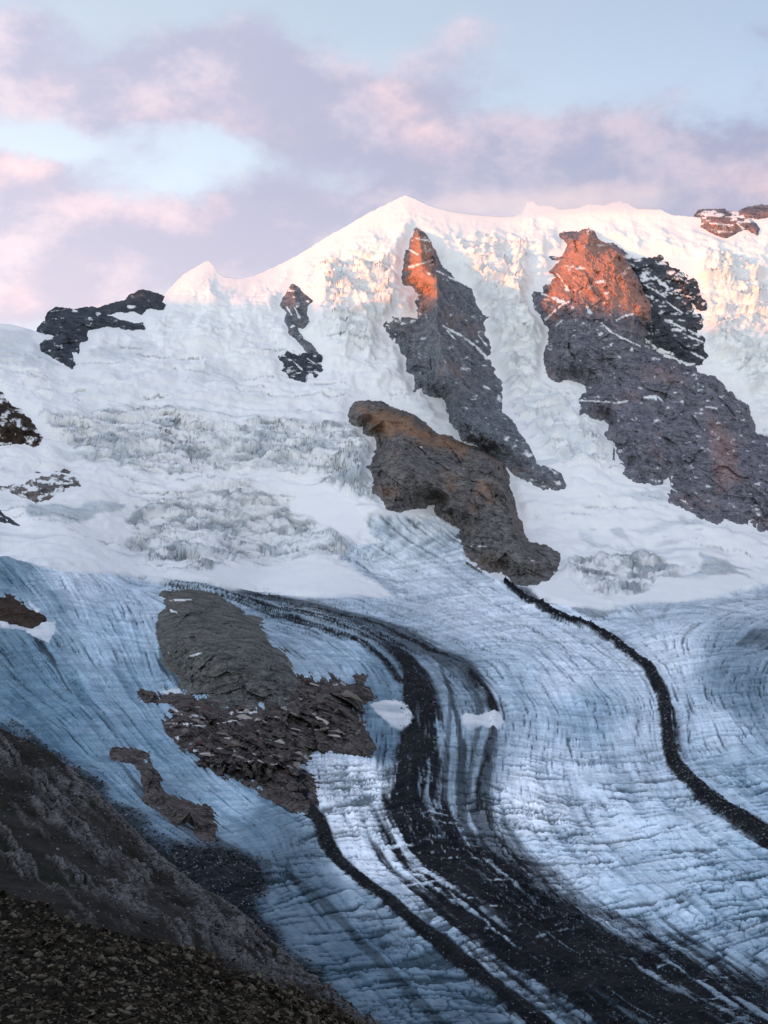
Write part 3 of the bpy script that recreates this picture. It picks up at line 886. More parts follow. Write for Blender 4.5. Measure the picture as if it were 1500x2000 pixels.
# the far side of the skyline ridge
back = []
for d in (15, 45, 100, 220, 450, 800):
    q = P1[0].copy()
    q[:, 1] += d; q[:, 2] -= d * .75 + 2
    back.append(q)
PM = np.concatenate([np.stack(back[::-1]), P1], axis=0)
nb = len(back)
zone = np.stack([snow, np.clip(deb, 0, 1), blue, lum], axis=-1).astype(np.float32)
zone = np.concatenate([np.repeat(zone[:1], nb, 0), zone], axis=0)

# ---- split the one surface into the things and pieces of the setting that lie on it
ids = np.zeros(PX.shape, np.int8)                     # 0 snow slopes
ids[glac > .5] = 1                                    # glacier
ids[(glac > .5) & (tongue > .5)] = 2                  # steep ice tongue
for n, k in enumerate(('upper', 'lower', 'right')):
    ids[(fallm[k] > .5) & (clean < .5) & (glac < .5)] = 3 + n
for n, k in enumerate(('right', 'thin', 'broad', 'outer')):
    ids[(morm[k] > .5) & (glac > .5)] = 6 + n
ids[(side > .5) & (glac > .5)] = 10
for n, mk in enumerate(patchm):
    if n < 5:
        ids[mk > .5] = 11 + n
ids = np.concatenate([np.repeat(ids[:1], nb, 0), ids], axis=0)
FM = grid_faces(*PM.shape[:2])
fid = ids[:-1, :-1].reshape(-1)
PARTS = [
    ('mountain_snow_slope', 'white snow slopes and hanging ice of the high mountain face', 'snow slope', 'structure'),
    ('glacier', 'broad streaked blue-white glacier curving down between the dark moraines', 'glacier', 'structure'),
    ('ice_tongue', 'smooth pale blue ice tongue pouring down past the rock dome', 'glacier', 'structure'),
    ('icefall', 'wide broken icefall below the snow plateau, beside the brown buttress', 'icefall', None),
    ('icefall', 'domed grey crevassed icefall above the rock dome', 'icefall', None),
    ('icefall', 'rounded blue-grey icefall at the foot of the tall right pillar', 'icefall', None),
    ('moraine', 'narrow dark S-shaped moraine curving down to the right edge', 'moraine', None),
    ('moraine', 'thin dark moraine running diagonally from the red slabs to the bottom', 'moraine', None),
    ('moraine', 'broadest black moraine sweeping down the middle of the glacier', 'moraine', None),
    ('moraine', 'faint streaky debris band just outside the broadest black moraine', 'moraine', None),
    ('side_moraine', 'dark rubble strip between the ice tongue and the near hillside', 'moraine', None),
    ('snow_patch', 'round white snow patch beside the black moraine and slab outcrop', 'snow patch', None),
    ('snow_patch', 'small jagged white snow patch lying across the streaky debris band', 'snow patch', None),
    ('snow_patch', 'white snow patch under the brown rock at the left edge', 'snow patch', None),
    ('snow_patch', 'tiny white snow patch above the brown rock at the left edge', 'snow patch', None),
    ('snow_patch', 'small white snow wedge at the foot of the brown buttress', 'snow patch', None)]
TERR = []
for n, (nm, lab, cat, kind) in enumerate(PARTS):
    keep = fid == n
    if keep.any():
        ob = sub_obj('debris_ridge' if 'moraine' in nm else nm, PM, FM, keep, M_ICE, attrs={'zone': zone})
        if 'moraine' in nm:
            root = bpy.data.objects.new(nm, None)
            COL.objects.link(root)
            ob.parent = root
            ob = root
        TERR.append(tag(ob, lab, cat, None, kind))
    else:
        TERR.append(None)

# ------------------------------------------------------------------ rock masses standing out of the snow
EXT = 18


def rock_mass(name, label, mat, outline, arete, bulge, step=2.0, rough=1.0, strokes=(), snow_amt=.5, jag=4.0, stain_glow=None, foot=14.0, cat='rock buttress',
              strata=.8, side_fade=None, extra=None, group=None, kind=None, parent=None, gully=1.0, fold=(1.0, 0.0), dome=None, edge_up=4.0):
    ol = np.asarray(outline, float)
    x0, y0 = ol.min(0) - EXT; x1, y1 = ol.max(0) + EXT
    px, py = np.meshgrid(np.arange(x0, x1, step), np.arange(y0, y1, step))
    px = px.astype(np.float32); py = py.astype(np.float32)
    base = depth(px, np.maximum(py, np.interp(px, SKYLINE[:, 0], SKYLINE[:, 1]) - 30))
    b0 = pos(px, py, base)
    jk = base / 3800.0
    jn = jag * fbm(b0[..., 0] / jk / 26, b0[..., 1] / jk / 60, b0[..., 2] / jk / 30, 5, .68) * 1.7
    s = sdf(px, py, ol) + jn
    # roof-shaped relief between outline and arete
    if arete:
        da = np.minimum.reduce([seg_dist(px, py, a) + (a[0][2] if len(a[0]) > 2 else 0) for a in arete])
        roof = np.clip(s, 0, None) / (np.clip(s, 0, None) + da + 3.0)
        roof = roof * (.35 + .65 * sstep(0, 30, s))
        roof = roof ** 1.15
        if dome:
            roof = np.sin(np.clip(s / dome[0], 0, 1) * np.pi / 2) ** .8 * sstep(dome[2], dome[1], py)
    else:
        roof = sstep(0, 40, s)
    up_ = b0[..., 2]
    q = b0
    sc = base / 3800.0
    xx = q[..., 0] / sc; zz = q[..., 2] / sc
    a, b_ = fold
    u_ = xx * a + zz * b_; v_ = zz * a - xx * b_
    wv = 30 * fbm(xx / 120, zz / 120, 0 * xx + .5, 3)
    n_big = ridged((u_ + wv) / 120, (v_ + wv) / 330, 0 * xx + 1.3, 4, .55)
    n_mid = ridged((u_ + wv) / 46, (v_ - wv) / 95, 0 * xx + 7.7, 4, .6)
    bedz = (v_ + .35 * u_ + .9 * wv)
    n_bed = ridged(u_ / 160, bedz / 19, 0 * xx + 2.1, 3, .55)
    calm_b = sstep(-.1, .35, fbm(xx / 140, zz / 60, 0 * xx + 4.1, 3))
    b1 = bedz / 36 + .5 * fbm(xx / 60, zz / 60, 0 * xx + 6.2, 3); b1 = b1 - np.floor(b1)
    b2 = bedz / 14 + .6 * fbm(xx / 34, zz / 34, 0 * xx + 2.9, 3); b2 = b2 - np.floor(b2)
    beds = (1 - b1) * sstep(0, .12, b1) * 1.5 + (1 - b2) * sstep(0, .15, b2) * .6 * calm_b
    n_fine = fbm(xx / 11, zz / 11, 0 * xx + 5.1, 3, .6)
    fu = u_ + .6 * wv; fv = v_ + .5 * u_ * strata - .4 * wv
    calm = .35 + .95 * sstep(-.25, .35, fbm(xx / 170, zz / 130, 0 * xx + 9.4, 3))
    fk = min(1.0, (x1 - x0) / 160)
    fac = 26 * fk * facets(fu / 66, fv / 58, 5) + calm * (10 * facets(fu / 27 + .3 * n_fine, fv / 21, 15) + 4 * facets(fu / 10, fv / 8, 25))
    rel = rough * sc * (gully * (36 * n_big + 17 * n_mid) + strata * (6 * n_bed + 10 * beds) + 4 * calm * n_fine + fac)
    inn = sstep(-14, 8, s)
    rel = rel - rel[s > 0].mean()
    Y = base - bulge * roof - rel * inn * (.55 + .45 * sstep(0, 25, s)) - edge_up * sc * sstep(-5, 3, s) + foot * sstep(-2, -EXT * .75, s) * sc * 1.6
    if extra is not None:
        Y = extra(px, py, Y, s)
    P = pos(px, py, Y)
    N = normals(P)
    flat = N[..., 2]
    blot = fbm(xx / 30, zz / 16, 0 * xx + 3.3, 4, .6)
    ledge = sstep(.50, .66, flat + .12 * blot + .10 * n_fine + .2 * (snow_amt - .5)) * sstep(.0, .22, blot + 1.3 * (snow_amt - .52))
    sn = np.clip(ledge, 0, 1)
    for ln in strokes:
        rr = band(px, py, ln) + 1.3 * blot + .8 * n_fine + .35
        sn = np.maximum(sn, 1 - sstep(.75, 1.1, rr))
    st = np.zeros_like(px)
    if stain_glow:
        for poly, amt in stain_glow:
            st = np.maximum(st, amt * sstep(-10, 14, sdf(px, py, poly) + 16 * blot))  # mask for staining and for evening glow painted into the rock colour
    z = np.stack([sn, np.clip(st, 0, 1), 0 * st], -1).astype(np.float32)
    R, C = px.shape
    f = grid_faces(R, C)
    smx = np.maximum.reduce([s[:-1, :-1], s[1:, :-1], s[:-1, 1:], s[1:, 1:]]).reshape(-1)
    o = bpy.data.objects.new(name, None)
    COL.objects.link(o)
    keep = smx > -EXT * .8
    sf = sn[:-1, :-1].reshape(-1) > .55
    vis = np.argwhere(s > 0)
    base_pt = P[vis[-1][0], vis[-1][1]]
    o.location = base_pt
    for nm_, kk in (('rock_face', keep & ~sf), ('snow_ledge', keep & sf)):
        if kk.sum() > 3:
            c_ = sub_obj(nm_, P - base_pt, f, kk, mat, attrs={'zone': z}, smooth=False)
            c_.parent = o
            if nm_ == 'snow_ledge':
                c_['kind'] = 'stuff'
    tag(o, label, cat, group, kind)
    return o, (px, py, P, N, s)


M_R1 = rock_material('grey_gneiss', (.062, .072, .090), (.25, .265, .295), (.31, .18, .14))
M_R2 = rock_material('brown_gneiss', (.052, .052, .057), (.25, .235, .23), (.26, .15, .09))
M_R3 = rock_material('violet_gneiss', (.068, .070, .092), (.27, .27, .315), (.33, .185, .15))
M_R4 = rock_material('dark_gneiss', (.030, .036, .046), (.105, .12, .145), (.07, .075, .09))
M_R5 = rock_material('dome_gneiss', (.040, .042, .042), (.21, .208, .195), (.13, .11, .09), strata=.08, tint_scale=.012)
M_R6 = rock_material('red_slab_rock', (.018, .015, .016), (.17, .15, .142), (.085, .048, .043), strata=.12, tint_scale=.02)
M_R7 = rock_material('brown_rock', (.022, .017, .014), (.085, .062, .05), (.075, .04, .03), strata=.1, tint_scale=.02)

rock_mass('rock_pillar', 'sharp central rock pillar with orange sunlit tip below the pointed summit', M_R1, R1,
          [[(814, 446), (845, 475), (852, 520), (854, 570), (853, 625), (861, 680), (873, 720), (886, 760), (897, 800), (912, 840), (950, 870)]], 250, rough=.42,
          strokes=[[(865, 636, 3), (900, 655, 6), (930, 677, 6), (951, 700, 6)], [(854, 529, 3), (880, 543, 5), (902, 552, 3)], [(873, 645, 3), (890, 664, 3)], [(795, 523, 4), (820, 516, 5), (845, 508, 2)],
                   [(808, 465, 4), (835, 470, 6)], [(945, 755, 3), (955, 760, 5)], [(935, 655, 3), (950, 675, 5)], [(795, 485, 3), (815, 497, 4)]],
          snow_amt=.28, stain_glow=[([(814, 446), (850, 480), (855, 580), (815, 580), (787, 553), (795, 490)], .95)])  # tip area paints the low sun's red into the rock colour
rock_mass('rock_wall', 'dark blue-grey snow-streaked rock wall behind the red-lit right pillar', M_R4, R4, [[(1225, 500), (1262, 560), (1300, 640), (1345, 700)]], 50, rough=.55,
          strokes=[[(1279, 541, 6), (1290, 550, 12), (1304, 563, 8)], [(1258, 556, 4), (1285, 570, 5), (1300, 581, 3)], [(1300, 588, 3), (1332, 611, 4)], [(1296, 622, 3), (1338, 644, 6)],
                   [(1345, 645, 4), (1364, 655, 8)], [(1340, 655, 4), (1372, 668, 6)], [(1350, 688, 4), (1374, 700, 5)], [(1262, 664, 6), (1290, 688, 10), (1320, 703, 9), (1354, 714, 8)],
                   [(1300, 570, 2), (1350, 580, 4)], [(1310, 530, 3), (1345, 555, 4)]], snow_amt=.42, fold=(.8, .6))
rock_mass('rock_pillar', 'massive right rock pillar with red sunlit head and grey foot', M_R3, R3,
          [[(1150, 447), (1190, 480), (1230, 515), (1262, 575), (1276, 610), (1266, 655), (1300, 702), (1360, 725), (1425, 768), (1465, 800), (1500, 860), (1580, 900), (1660, 940)],
           [(1066, 600, 30), (1120, 680, 30), (1150, 780, 30), (1240, 860, 30)]], 240, rough=.58,
          strokes=[[(1175, 631, 3), (1192, 647, 5), (1215, 660, 4), (1250, 676, 3)], [(1204, 626, 3), (1222, 616, 5), (1243, 612, 5)], [(1058, 574, 4), (1085, 584, 10), (1106, 592, 10)], [(1088, 535, 3), (1098, 548, 6), (1110, 567, 8)],
                   [(1133, 782, 4), (1165, 784, 4), (1210, 787, 5), (1226, 783, 3)], [(1258, 776, 6), (1280, 776, 7)], [(1286, 776, 4), (1293, 784, 5)], [(1064, 625, 3), (1085, 606, 5), (1098, 595, 3)],
                   [(1147, 600, 4), (1152, 610, 8)], [(1165, 551, 5), (1180, 550, 9)], [(1373, 794, 2), (1400, 797, 4)], [(1110, 525, 4), (1120, 520, 5)], [(1085, 637, 2), (1098, 625, 4)]],
          snow_amt=.25, jag=4.0, stain_glow=[([(1150, 447), (1220, 500), (1277, 600), (1270, 625), (1180, 600), (1060, 590), (1080, 530), (1110, 480)], .9), ([(1380, 800), (1440, 860), (1450, 940), (1400, 960), (1390, 880)], .35)])  # head area puts sunset glow into the colour of the same rock
rock_mass('rock_buttress', 'brown rounded rock buttress with rusty crest, standing in the snow below the central pillar', M_R2, R2,
          [[(717, 790), (800, 813), (862, 855), (930, 880), (975, 908), (985, 960), (1002, 1020), (1015, 1070)], [(760, 850, 22), (800, 920, 22), (870, 960, 18), (900, 1000, 18)]], 260, rough=.65,
          strokes=[[(912, 1068, 2), (950, 1067, 3)]], snow_amt=.05, jag=3.5, strata=1.0, edge_up=8,
          stain_glow=[([(700, 800), (767, 800), (862, 852), (915, 870), (910, 890), (860, 875), (790, 850), (740, 850)], .75), ([(930, 940), (960, 950), (960, 970), (930, 965)], .5),
                 ([(740, 950), (780, 955), (780, 970), (745, 970)], .4), ([(870, 920), (900, 930), (890, 960), (865, 960)], .35)])
rock_mass('rock_rib', 'small snow-dusted rock rib left of the central pillar, its top lit orange', M_R1, R5A, [[(572, 557), (578, 590), (580, 640), (600, 680)]], 45, step=1.0, rough=.4, edge_up=9, snow_amt=.38, jag=2,
          strokes=[[(575, 600, 3), (585, 620, 5)], [(560, 600, 4), (570, 615, 4)]])
rock_mass('rock_outcrop', 'squat dark outcrop directly below the small snow-dusted rib', M_R4, R5B, [[(560, 700), (600, 705)]], 40, step=1.0, rough=.5, snow_amt=.4, jag=2.5,
          strokes=[[(573, 706, 2), (590, 722, 4)], [(600, 700, 2), (618, 712, 3)]])
rock_mass('ridge_rock', 'dark jagged rock on the low left skyline ridge, running into a thin line', M_R4, R6, [[(113, 622), (130, 650), (120, 690)], [(150, 622), (200, 626), (265, 639)]], 40, step=1.0, rough=.5, edge_up=9, snow_amt=.27, jag=2.5)
rock_mass('ridge_rock', 'small dark rock knob on the skyline left of the pink snow peak', M_R4, R7, [[(262, 592), (290, 590), (315, 598)]], 30, step=1.0, rough=.4, edge_up=9, snow_amt=.25, jag=1.5)
rock_mass('rock_outcrop', 'dark brown rock crag cut by the left edge above the icefall', M_R7, R9, [[(-80, 800), (10, 810), (50, 840)]], 70, rough=.6, snow_amt=.45, jag=3.5)
rock_mass('rock_outcrop', 'low grey-brown rock outcrop in the snow left of the icefalls', M_R2, R10, [[(60, 950), (130, 945)]], 26, step=1.0, rough=.4, snow_amt=.5, jag=3.5,
          strokes=[[(75, 940, 6), (95, 942, 8)], [(110, 945, 4), (140, 943, 5)]])
R12 = [(-80, 1168), (0, 1165), (27, 1164), (50, 1177), (63, 1193), (80, 1207), (77, 1217), (60, 1225), (33, 1217), (0, 1212), (-80, 1215)]
rock_mass('rock_outcrop', 'rounded dark brown rock on the blue ice at the left edge', M_R7, R12, [[(-80, 1185), (20, 1180), (60, 1205)]], 34, step=1.0, rough=.9, snow_amt=.0, jag=2)
rock_mass('ridge_rock', 'red snow-speckled rock band on the sunlit right skyline', M_R3, R16, [[(1380, 430), (1470, 440)]], 34, step=1.0, rough=.35, edge_up=9, snow_amt=.45, jag=3, stain_glow=[(R16, .6)],  # whole band reddened in its colour to imitate evening sunlight
          strokes=[[(1385, 436, 3), (1430, 440, 5)], [(1440, 436, 4), (1455, 450, 6)]])
rock_mass('ridge_rock', 'thin dark rock crest on the skyline at the right edge', M_R3, R17, None, 20, step=1.0, rough=.3, edge_up=6, snow_amt=.1, jag=2, stain_glow=[(R17, .8)])  # crest carries painted sunset red in its rock colour
rock_mass('rock_outcrop', 'small dark rock wedge at the right edge above the pillar crest', M_R4, R18, None, 20, step=1.0, rough=.4, snow_amt=.2, jag=2)
rock_mass('rock_outcrop', 'thin dark sloping rock at the left edge below the icefall', M_R4, R19, None, 12, step=1.0, rough=.3, snow_amt=.2, jag=1.5)

# ------------------------------------------------------------------ rock dome and slab terraces between the ice streams
DOME = [(322, 1160), (340, 1157), (370, 1153), (410, 1155), (437, 1167), (463, 1183), (490, 1207), (513, 1233), (533, 1263), (557, 1277), (563, 1293), (572, 1315), (600, 1345), (590, 1385), (540, 1400), (470, 1400), (420, 1385), (385, 1372),
        (365, 1352), (347, 1320), (320, 1287), (310, 1263), (307, 1240), (317, 1200), (330, 1180)]
rock_mass('rock_dome', 'big smooth grey-green rock dome parting the ice streams', M_R5, DOME, [[(345, 1175, 26), (400, 1215, 26), (440, 1280, 26), (470, 1330, 30)]], 150, rough=.95, dome=(95, 1255, 1400), edge_up=8, snow_amt=.0, jag=2.5, foot=20, cat='rock dome',
          strokes=[[(328, 1172, 3), (350, 1172, 5), (372, 1171, 3)], [(371, 1282, 3), (391, 1276, 6)], [(334, 1192, 5), (346, 1196, 4)]], fold=(.85, .5), strata=.5,
          stain_glow=[([(318, 1290), (335, 1300), (370, 1350), (350, 1350), (325, 1310)], .6), ([(325, 1162), (360, 1160), (350, 1170), (328, 1172)], .6)])
SLABS = [(273, 1350), (313, 1345), (350, 1350), (385, 1362), (430, 1375), (500, 1380), (545, 1360), (575, 1325), (603, 1313), (623, 1327), (650, 1320), (677, 1323), (713, 1317), (723, 1340), (723, 1360), (707, 1373), (703, 1400), (707, 1430),
         (727, 1460), (723, 1482), (683, 1470), (640, 1459), (622, 1487), (603, 1493), (608, 1540), (604, 1580), (570, 1567), (533, 1547), (483, 1530), (437, 1523), (393, 1503), (360, 1477), (353, 1453), (323, 1430), (317, 1407), (330, 1380), (278, 1364)]
slab_o, slab_g = rock_mass('rock_terrace', 'reddish broken slab terraces below the smooth rock dome', M_R6, SLABS, [[(340, 1365, 14), (450, 1410, 14), (560, 1400, 14), (690, 1350, 14)], [(370, 1450, 16), (480, 1490, 16), (580, 1480, 20)]], 80, rough=2.3, snow_amt=.12,
                           jag=3, foot=16, cat='rock terrace', strata=.7, gully=.8, edge_up=10, fold=(.95, -.2),
                           strokes=[[(320, 1378, 3), (335, 1382, 6), (355, 1395, 6)], [(375, 1397, 3), (400, 1403, 4)], [(352, 1415, 3), (375, 1413, 6)], [(465, 1391, 2), (500, 1392, 5)], [(360, 1462, 4), (385, 1466, 6)], [(605, 1423, 3), (634, 1426, 5)],
                                    [(430, 1525, 2), (452, 1528, 3)], [(518, 1489, 3), (540, 1493, 3)], [(480, 1487, 3), (500, 1486, 3)], [(330, 1412, 2), (400, 1418, 3), (480, 1403, 3)]])
ISLE = [(230, 1470), (260, 1472), (290, 1478), (315, 1505), (337, 1540), (352, 1565), (400, 1588), (420, 1610), (410, 1632), (390, 1630), (350, 1612), (315, 1590), (285, 1560), (268, 1540), (262, 1525), (245, 1495)]
rock_mass('rock_outcrop', 'narrow brown rock island splitting the blue ice tongue', M_R6, ISLE, [[(255, 1482, 6), (300, 1510, 6), (330, 1560, 6), (390, 1610, 6)]], 42, rough=1.5, edge_up=8, snow_amt=.0, jag=3, foot=10, fold=(.8, -.6))

# loose angular slabs lying on the terraces, each its own piece
def hull_mesh(name, seed, flat=.5, n=14, boxy=.8):
    r = random.Random(seed)
    bm = bmesh.new()
    for i in range(n):
        v = Vector((r.uniform(-1, 1), r.uniform(-1, 1), r.uniform(-1, 1)))
        m = max(abs(v.x), abs(v.y), abs(v.z))
        v = v / m * (boxy + (1 - boxy) * r.random()) if r.random() < .8 else v.normalized()
        bm.verts.new((v.x, v.y * r.uniform(.75, 1), v.z * flat))
    res = bmesh.ops.convex_hull(bm, input=bm.verts)
    junk = [g for g in res['geom_interior'] + res['geom_unused'] if isinstance(g, bmesh.types.BMVert)]
    bmesh.ops.delete(bm, geom=list(set(junk)), context='VERTS')
    bmesh.ops.triangulate(bm, faces=bm.faces)
    me = bpy.data.meshes.new(name)
    bm.to_mesh(me)
    bm.free()
    return me


def stone_material(name, lo, hi, tint):
    m, t, b = new_mat(name)
    oi = t.new('ShaderNodeObjectInfo')
    va = t.attr('zone')
    p = t.new('ShaderNodeNewGeometry').outputs['Position']
    n = t.noise(p, .9, 5, .65)
    rnd = t.m('FRACT', t.m('ADD', oi.outputs['Random'], va.outputs['Fac']))
    c = t.mix(t.m('MULTIPLY', rnd, rnd), lo, hi)
    c = t.mix(t.m('MULTIPLY', t.ramp(t.m('FRACT', t.m('MULTIPLY', rnd, 7.3)), .6, 1.0), .7), c, tint)
    k = t.m('ADD', .55, t.m('MULTIPLY', n, .9))
    c = t.mix(1.0, c, t.comb(k, k, k), 'MULTIPLY')
    t.put(b.inputs['Base Color'], c)
    t.put(b.inputs['Roughness'], .85)
    b.inputs['Specular IOR Level'].default_value = .03
    return m


M_SLAB = stone_material('slab_stone', (.03, .026, .027), (.46, .425, .40), (.13, .07, .06))
M_STONE = stone_material('scree_stone', (.006, .0052, .004), (.15, .132, .10), (.040, .024, .013))
M_RUBBLE = stone_material('moraine_rubble', (.005, .0055, .007), (.24, .25, .28), (.03, .028, .027))

slab_protos = []
for k in range(6):
    me = hull_mesh('rock_slab', 50 + k, flat=.30, n=12)
    me.materials.append(M_SLAB)
    slab_protos.append(me)
gx, gy, gP, gN, gs = slab_g
okc = np.argwhere((gs > 6) & (gx < 728))
RNG.shuffle(okc)
placed = 0
for (r, c) in okc:
    if placed >= 280:
        break
    x, y = gx[r, c], gy[r, c]
    if y > 1500 and RNG.random() < .7:
        continue
    if x > 610 and y > 1440:
        continue
    big = RNG.random()
    sz = (2.2 + 5.5 * big ** 2.2)
    if x > 630 and y < 1400:
        sz *= 1.5
    o = bpy.data.objects.new('rock_slab', slab_protos[placed % 6])
    COL.objects.link(o)
    o.parent = slab_o
    p = gP[r, c]
    lo_ = slab_o.location
    o.location = (p[0] - lo_[0], p[1] - .2 * sz - lo_[1], p[2] - lo_[2])
    o.rotation_euler = (RNG.normal(.25, .25), RNG.normal(.38, .25), RNG.normal(.2, .5))
    o.scale = (sz * RNG.uniform(.8, 1.7), sz * RNG.uniform(.6, 1.0), sz * RNG.uniform(.7, 1.3))
    placed += 1

# ------------------------------------------------------------------ near hillside with scree
CREST = np.array([(-700, 1180), (-300, 1330), (-60, 1398), (0, 1420), (50, 1442), (90, 1465), (135, 1500), (180, 1540), (215, 1580), (250, 1620), (285, 1650), (320, 1680), (380, 1722), (440, 1756), (480, 1790), (520, 1832),
                  (560, 1866), (600, 1902), (660, 1950), (720, 2000), (800, 2062), (1000, 2230), (1300, 2500)], float)
HC = np.array([(-700, 1180, 800), (-300, 1330, 740), (0, 1420, 680), (90, 1465, 645), (180, 1540, 605), (250, 1620, 570), (320, 1680, 545), (440, 1756, 510), (520, 1832, 482), (600, 1902, 460), (720, 2000, 432), (900, 2150, 400), (1300, 2500, 330),
               (0, 1600, 500), (150, 1650, 490), (0, 1700, 410), (0, 1770, 335), (150, 1805, 318), (300, 1845, 335), (450, 1895, 352), (600, 1945, 385), (0, 1900, 215), (300, 1920, 230), (500, 1950, 280), (0, 2000, 152), (300, 2000, 168),
               (650, 2000, 345), (0, 2120, 110), (500, 2150, 150), (-300, 2000, 150), (900, 2300, 250), (-700, 1800, 300), (-700, 2300, 90), (500, 2500, 80), (0, 2500, 62)], float)
hill_log = TPS(HC[:, :2], np.log(HC[:, 2]), .02)
hcols = np.r_[np.arange(-600, -40, 12.0), np.arange(-40, 760, 2.0), np.arange(760, 1300, 12.0)]
HR = 380
hc_py = np.interp(hcols, CREST[:, 0], CREST[:, 1])
th = np.linspace(0, 1, HR) ** 1.25
HX = np.broadcast_to(hcols[None, :], (HR, len(hcols))).astype(np.float32)
bot = np.maximum(2080.0, hc_py + 80)
HY = (hc_py[None, :] + (bot - hc_py)[None, :] * th[:, None]).astype(np.float32)
HD = np.exp(hill_log(HX, HY))
HP = pos(HX, HY, HD)
HN = normals(HP)
SCREE = [(-700, 1700), (0, 1745), (80, 1770), (150, 1806), (230, 1822), (300, 1838), (380, 1862), (450, 1892), (520, 1915), (600, 1945), (660, 1972), (740, 2040), (900, 2400), (-700, 2400)]
hx, hy, hz = HP[..., 0], HP[..., 1], HP[..., 2]
hw = fbm(hx / 40, hy / 40, hz / 40, 4)
sc_m = sstep(-10, 10, sdf(HX, HY, SCREE) + 16 * hw)
sc_m = np.where(HX < -60, sstep(1700, 1760, HY), sc_m)
# bedding runs down to the right
su = (HX * .76 + HY * .65); sv = (-HX * .65 + HY * .76)
k_ = HD / 500
hs = ridged(su / 190, sv / 17 + .8 * hw, 0 * HX + 1, 4, .6)
hs2 = ridged(su / 70, sv / 9, 0 * HX + 4, 3, .6)
patchy = sstep(-.02, .34, fbm(su / 150 + 3, sv / 34, 0 * HX, 4) + .35 * sstep(330, 460, HX) + .25 * sstep(160, 60, seg_dist(HX, HY, CREST)) - .10)
hfac = 2.6 * facets(su / 46, sv / 13, 7) + 1.5 * facets(su / 17, sv / 7, 17)
hh = (1 - sc_m) * patchy * k_ * (1.5 * hs + 1.2 * hs2 + .7 * hfac) + (1 - sc_m) * k_ * .8 * fbm(hx / 9, hy / 9, hz / 9, 4) + k_ * 4 * hw
lumps = sstep(.25, .8, fbm(HX / 34, HY / 26, 0 * HX + 8, 3)) * sstep(330, 420, HX) * sstep(1760, 1830, HY) * (1 - sc_m)
hh = hh + 3.5 * lumps * k_
hh = hh + sc_m * k_ * (1.1 * fbm(hx / 5, hy / 5, hz / 5, 4) + 1.0 * hw)
hh = np.clip(hh, -9 * k_, 9 * k_)
hh = hh * (.3 + .7 * sstep(0, .06, th[:, None]))
HP2 = HP + HN * hh[..., None]
hb = []
for d in (6, 18, 45, 100, 180, 280):
    q = HP2[0].copy(); q[:, 0] += d * .35; q[:, 1] += d; q[:, 2] -= d * .8
    hb.append(q)
HM = np.concatenate([np.stack(hb[::-1]), HP2], 0)
hband = ridged(su / 240 + 7, sv / 11 + .5 * hw, 0 * HX + 12, 4, .62)
hzone = np.stack([sc_m, patchy * sstep(.05, .45, hband), sstep(.0, .8, hs2)], -1).astype(np.float32)
hzone = np.concatenate([np.repeat(hzone[:1], len(hb), 0), hzone], 0)


def hill_material():
    m, t, b = new_mat('hillside_rock_and_dirt')
    z = t.new('ShaderNodeSeparateColor'); t.l.new(t.attr('zone').outputs['Color'], z.inputs[0])
    p = t.new('ShaderNodeNewGeometry').outputs['Position']
    n1 = t.noise(p, .05, 6, .65, .5)
    n2 = t.noise(p, .5, 6, .7)
    n3 = t.noise(p, .018, 4, .6)
    dirt = t.mix(t.ramp(n1, .35, .65), (.018, .016, .0145), (.042, .039, .036))
    dirt = t.mix(t.ramp(n3, .52, .68), dirt, (.018, .020, .015))
    rock = t.mix(t.ramp(t.m('ADD', n2, t.m('MULTIPLY', z.outputs[2], .25)), .35, .8), (.014, .014, .015), (.15, .147, .15))
    c = t.mix(t.m('MULTIPLY', z.outputs[1], t.ramp(n2, .3, .6)), dirt, rock)
    scree = t.mix(t.ramp(n2, .4, .7), (.004, .0034, .0025), (.020, .016, .011))
    c = t.mix(z.outputs[0], c, scree)
    k = t.m('ADD', .6, t.m('MULTIPLY', n2, .8))
    c = t.mix(1.0, c, t.comb(k, k, k), 'MULTIPLY')
    t.put(b.inputs['Base Color'], c)
    t.put(b.inputs['Roughness'], .9)
    b.inputs['Specular IOR Level'].default_value = .03
    bp = t.new('ShaderNodeBump')
    bp.inputs['Strength'].default_value = .8
    bp.inputs['Distance'].default_value = 1.2
    t.put(bp.inputs['Height'], n2)
    t.l.new(bp.outputs[0], b.inputs['Normal'])
    return m


hill_o = mesh_obj('hillside', HM.reshape(-1, 3), grid_faces(*HM.shape[:2]), hill_material(), attrs={'zone': hzone.reshape(-1, 3)}, smooth=False)
tag(hill_o, 'dark brown rocky hillside sloping down to the glacier in front', 'hillside', None, 'structure')

# stones
protos = [hull_mesh('boulder', 200 + k, flat=random.uniform(.45, .8), n=13) for k in range(10)]
for me in protos:
    me.materials.append(M_STONE)
pv = [np.array([v.co[:] for v in me.vertices], np.float32) for me in protos]
pf = [np.array([p.vertices[:] for p in me.polygons], np.int32) for me in protos]


def rot_mats(n, tilt=.5):
    a = RNG.uniform(0, 2 * np.pi, n); b = RNG.normal(0, tilt, n); c = RNG.normal(0, tilt, n)
    ca, sa = np.cos(a), np.sin(a); cb, sb = np.cos(b), np.sin(b); cc, sc_ = np.cos(c), np.sin(c)
    Z = np.zeros(n); O = np.ones(n)
    Rz = np.stack([np.stack([ca, -sa, Z], -1), np.stack([sa, ca, Z], -1), np.stack([Z, Z, O], -1)], 1)
    Rx = np.stack([np.stack([O, Z, Z], -1), np.stack([Z, cb, -sb], -1), np.stack([Z, sb, cb], -1)], 1)
    Ry = np.stack([np.stack([cc, Z, sc_], -1), np.stack([Z, O, Z], -1), np.stack([-sc_, Z, cc], -1)], 1)
    return Rx @ Ry @ Rz


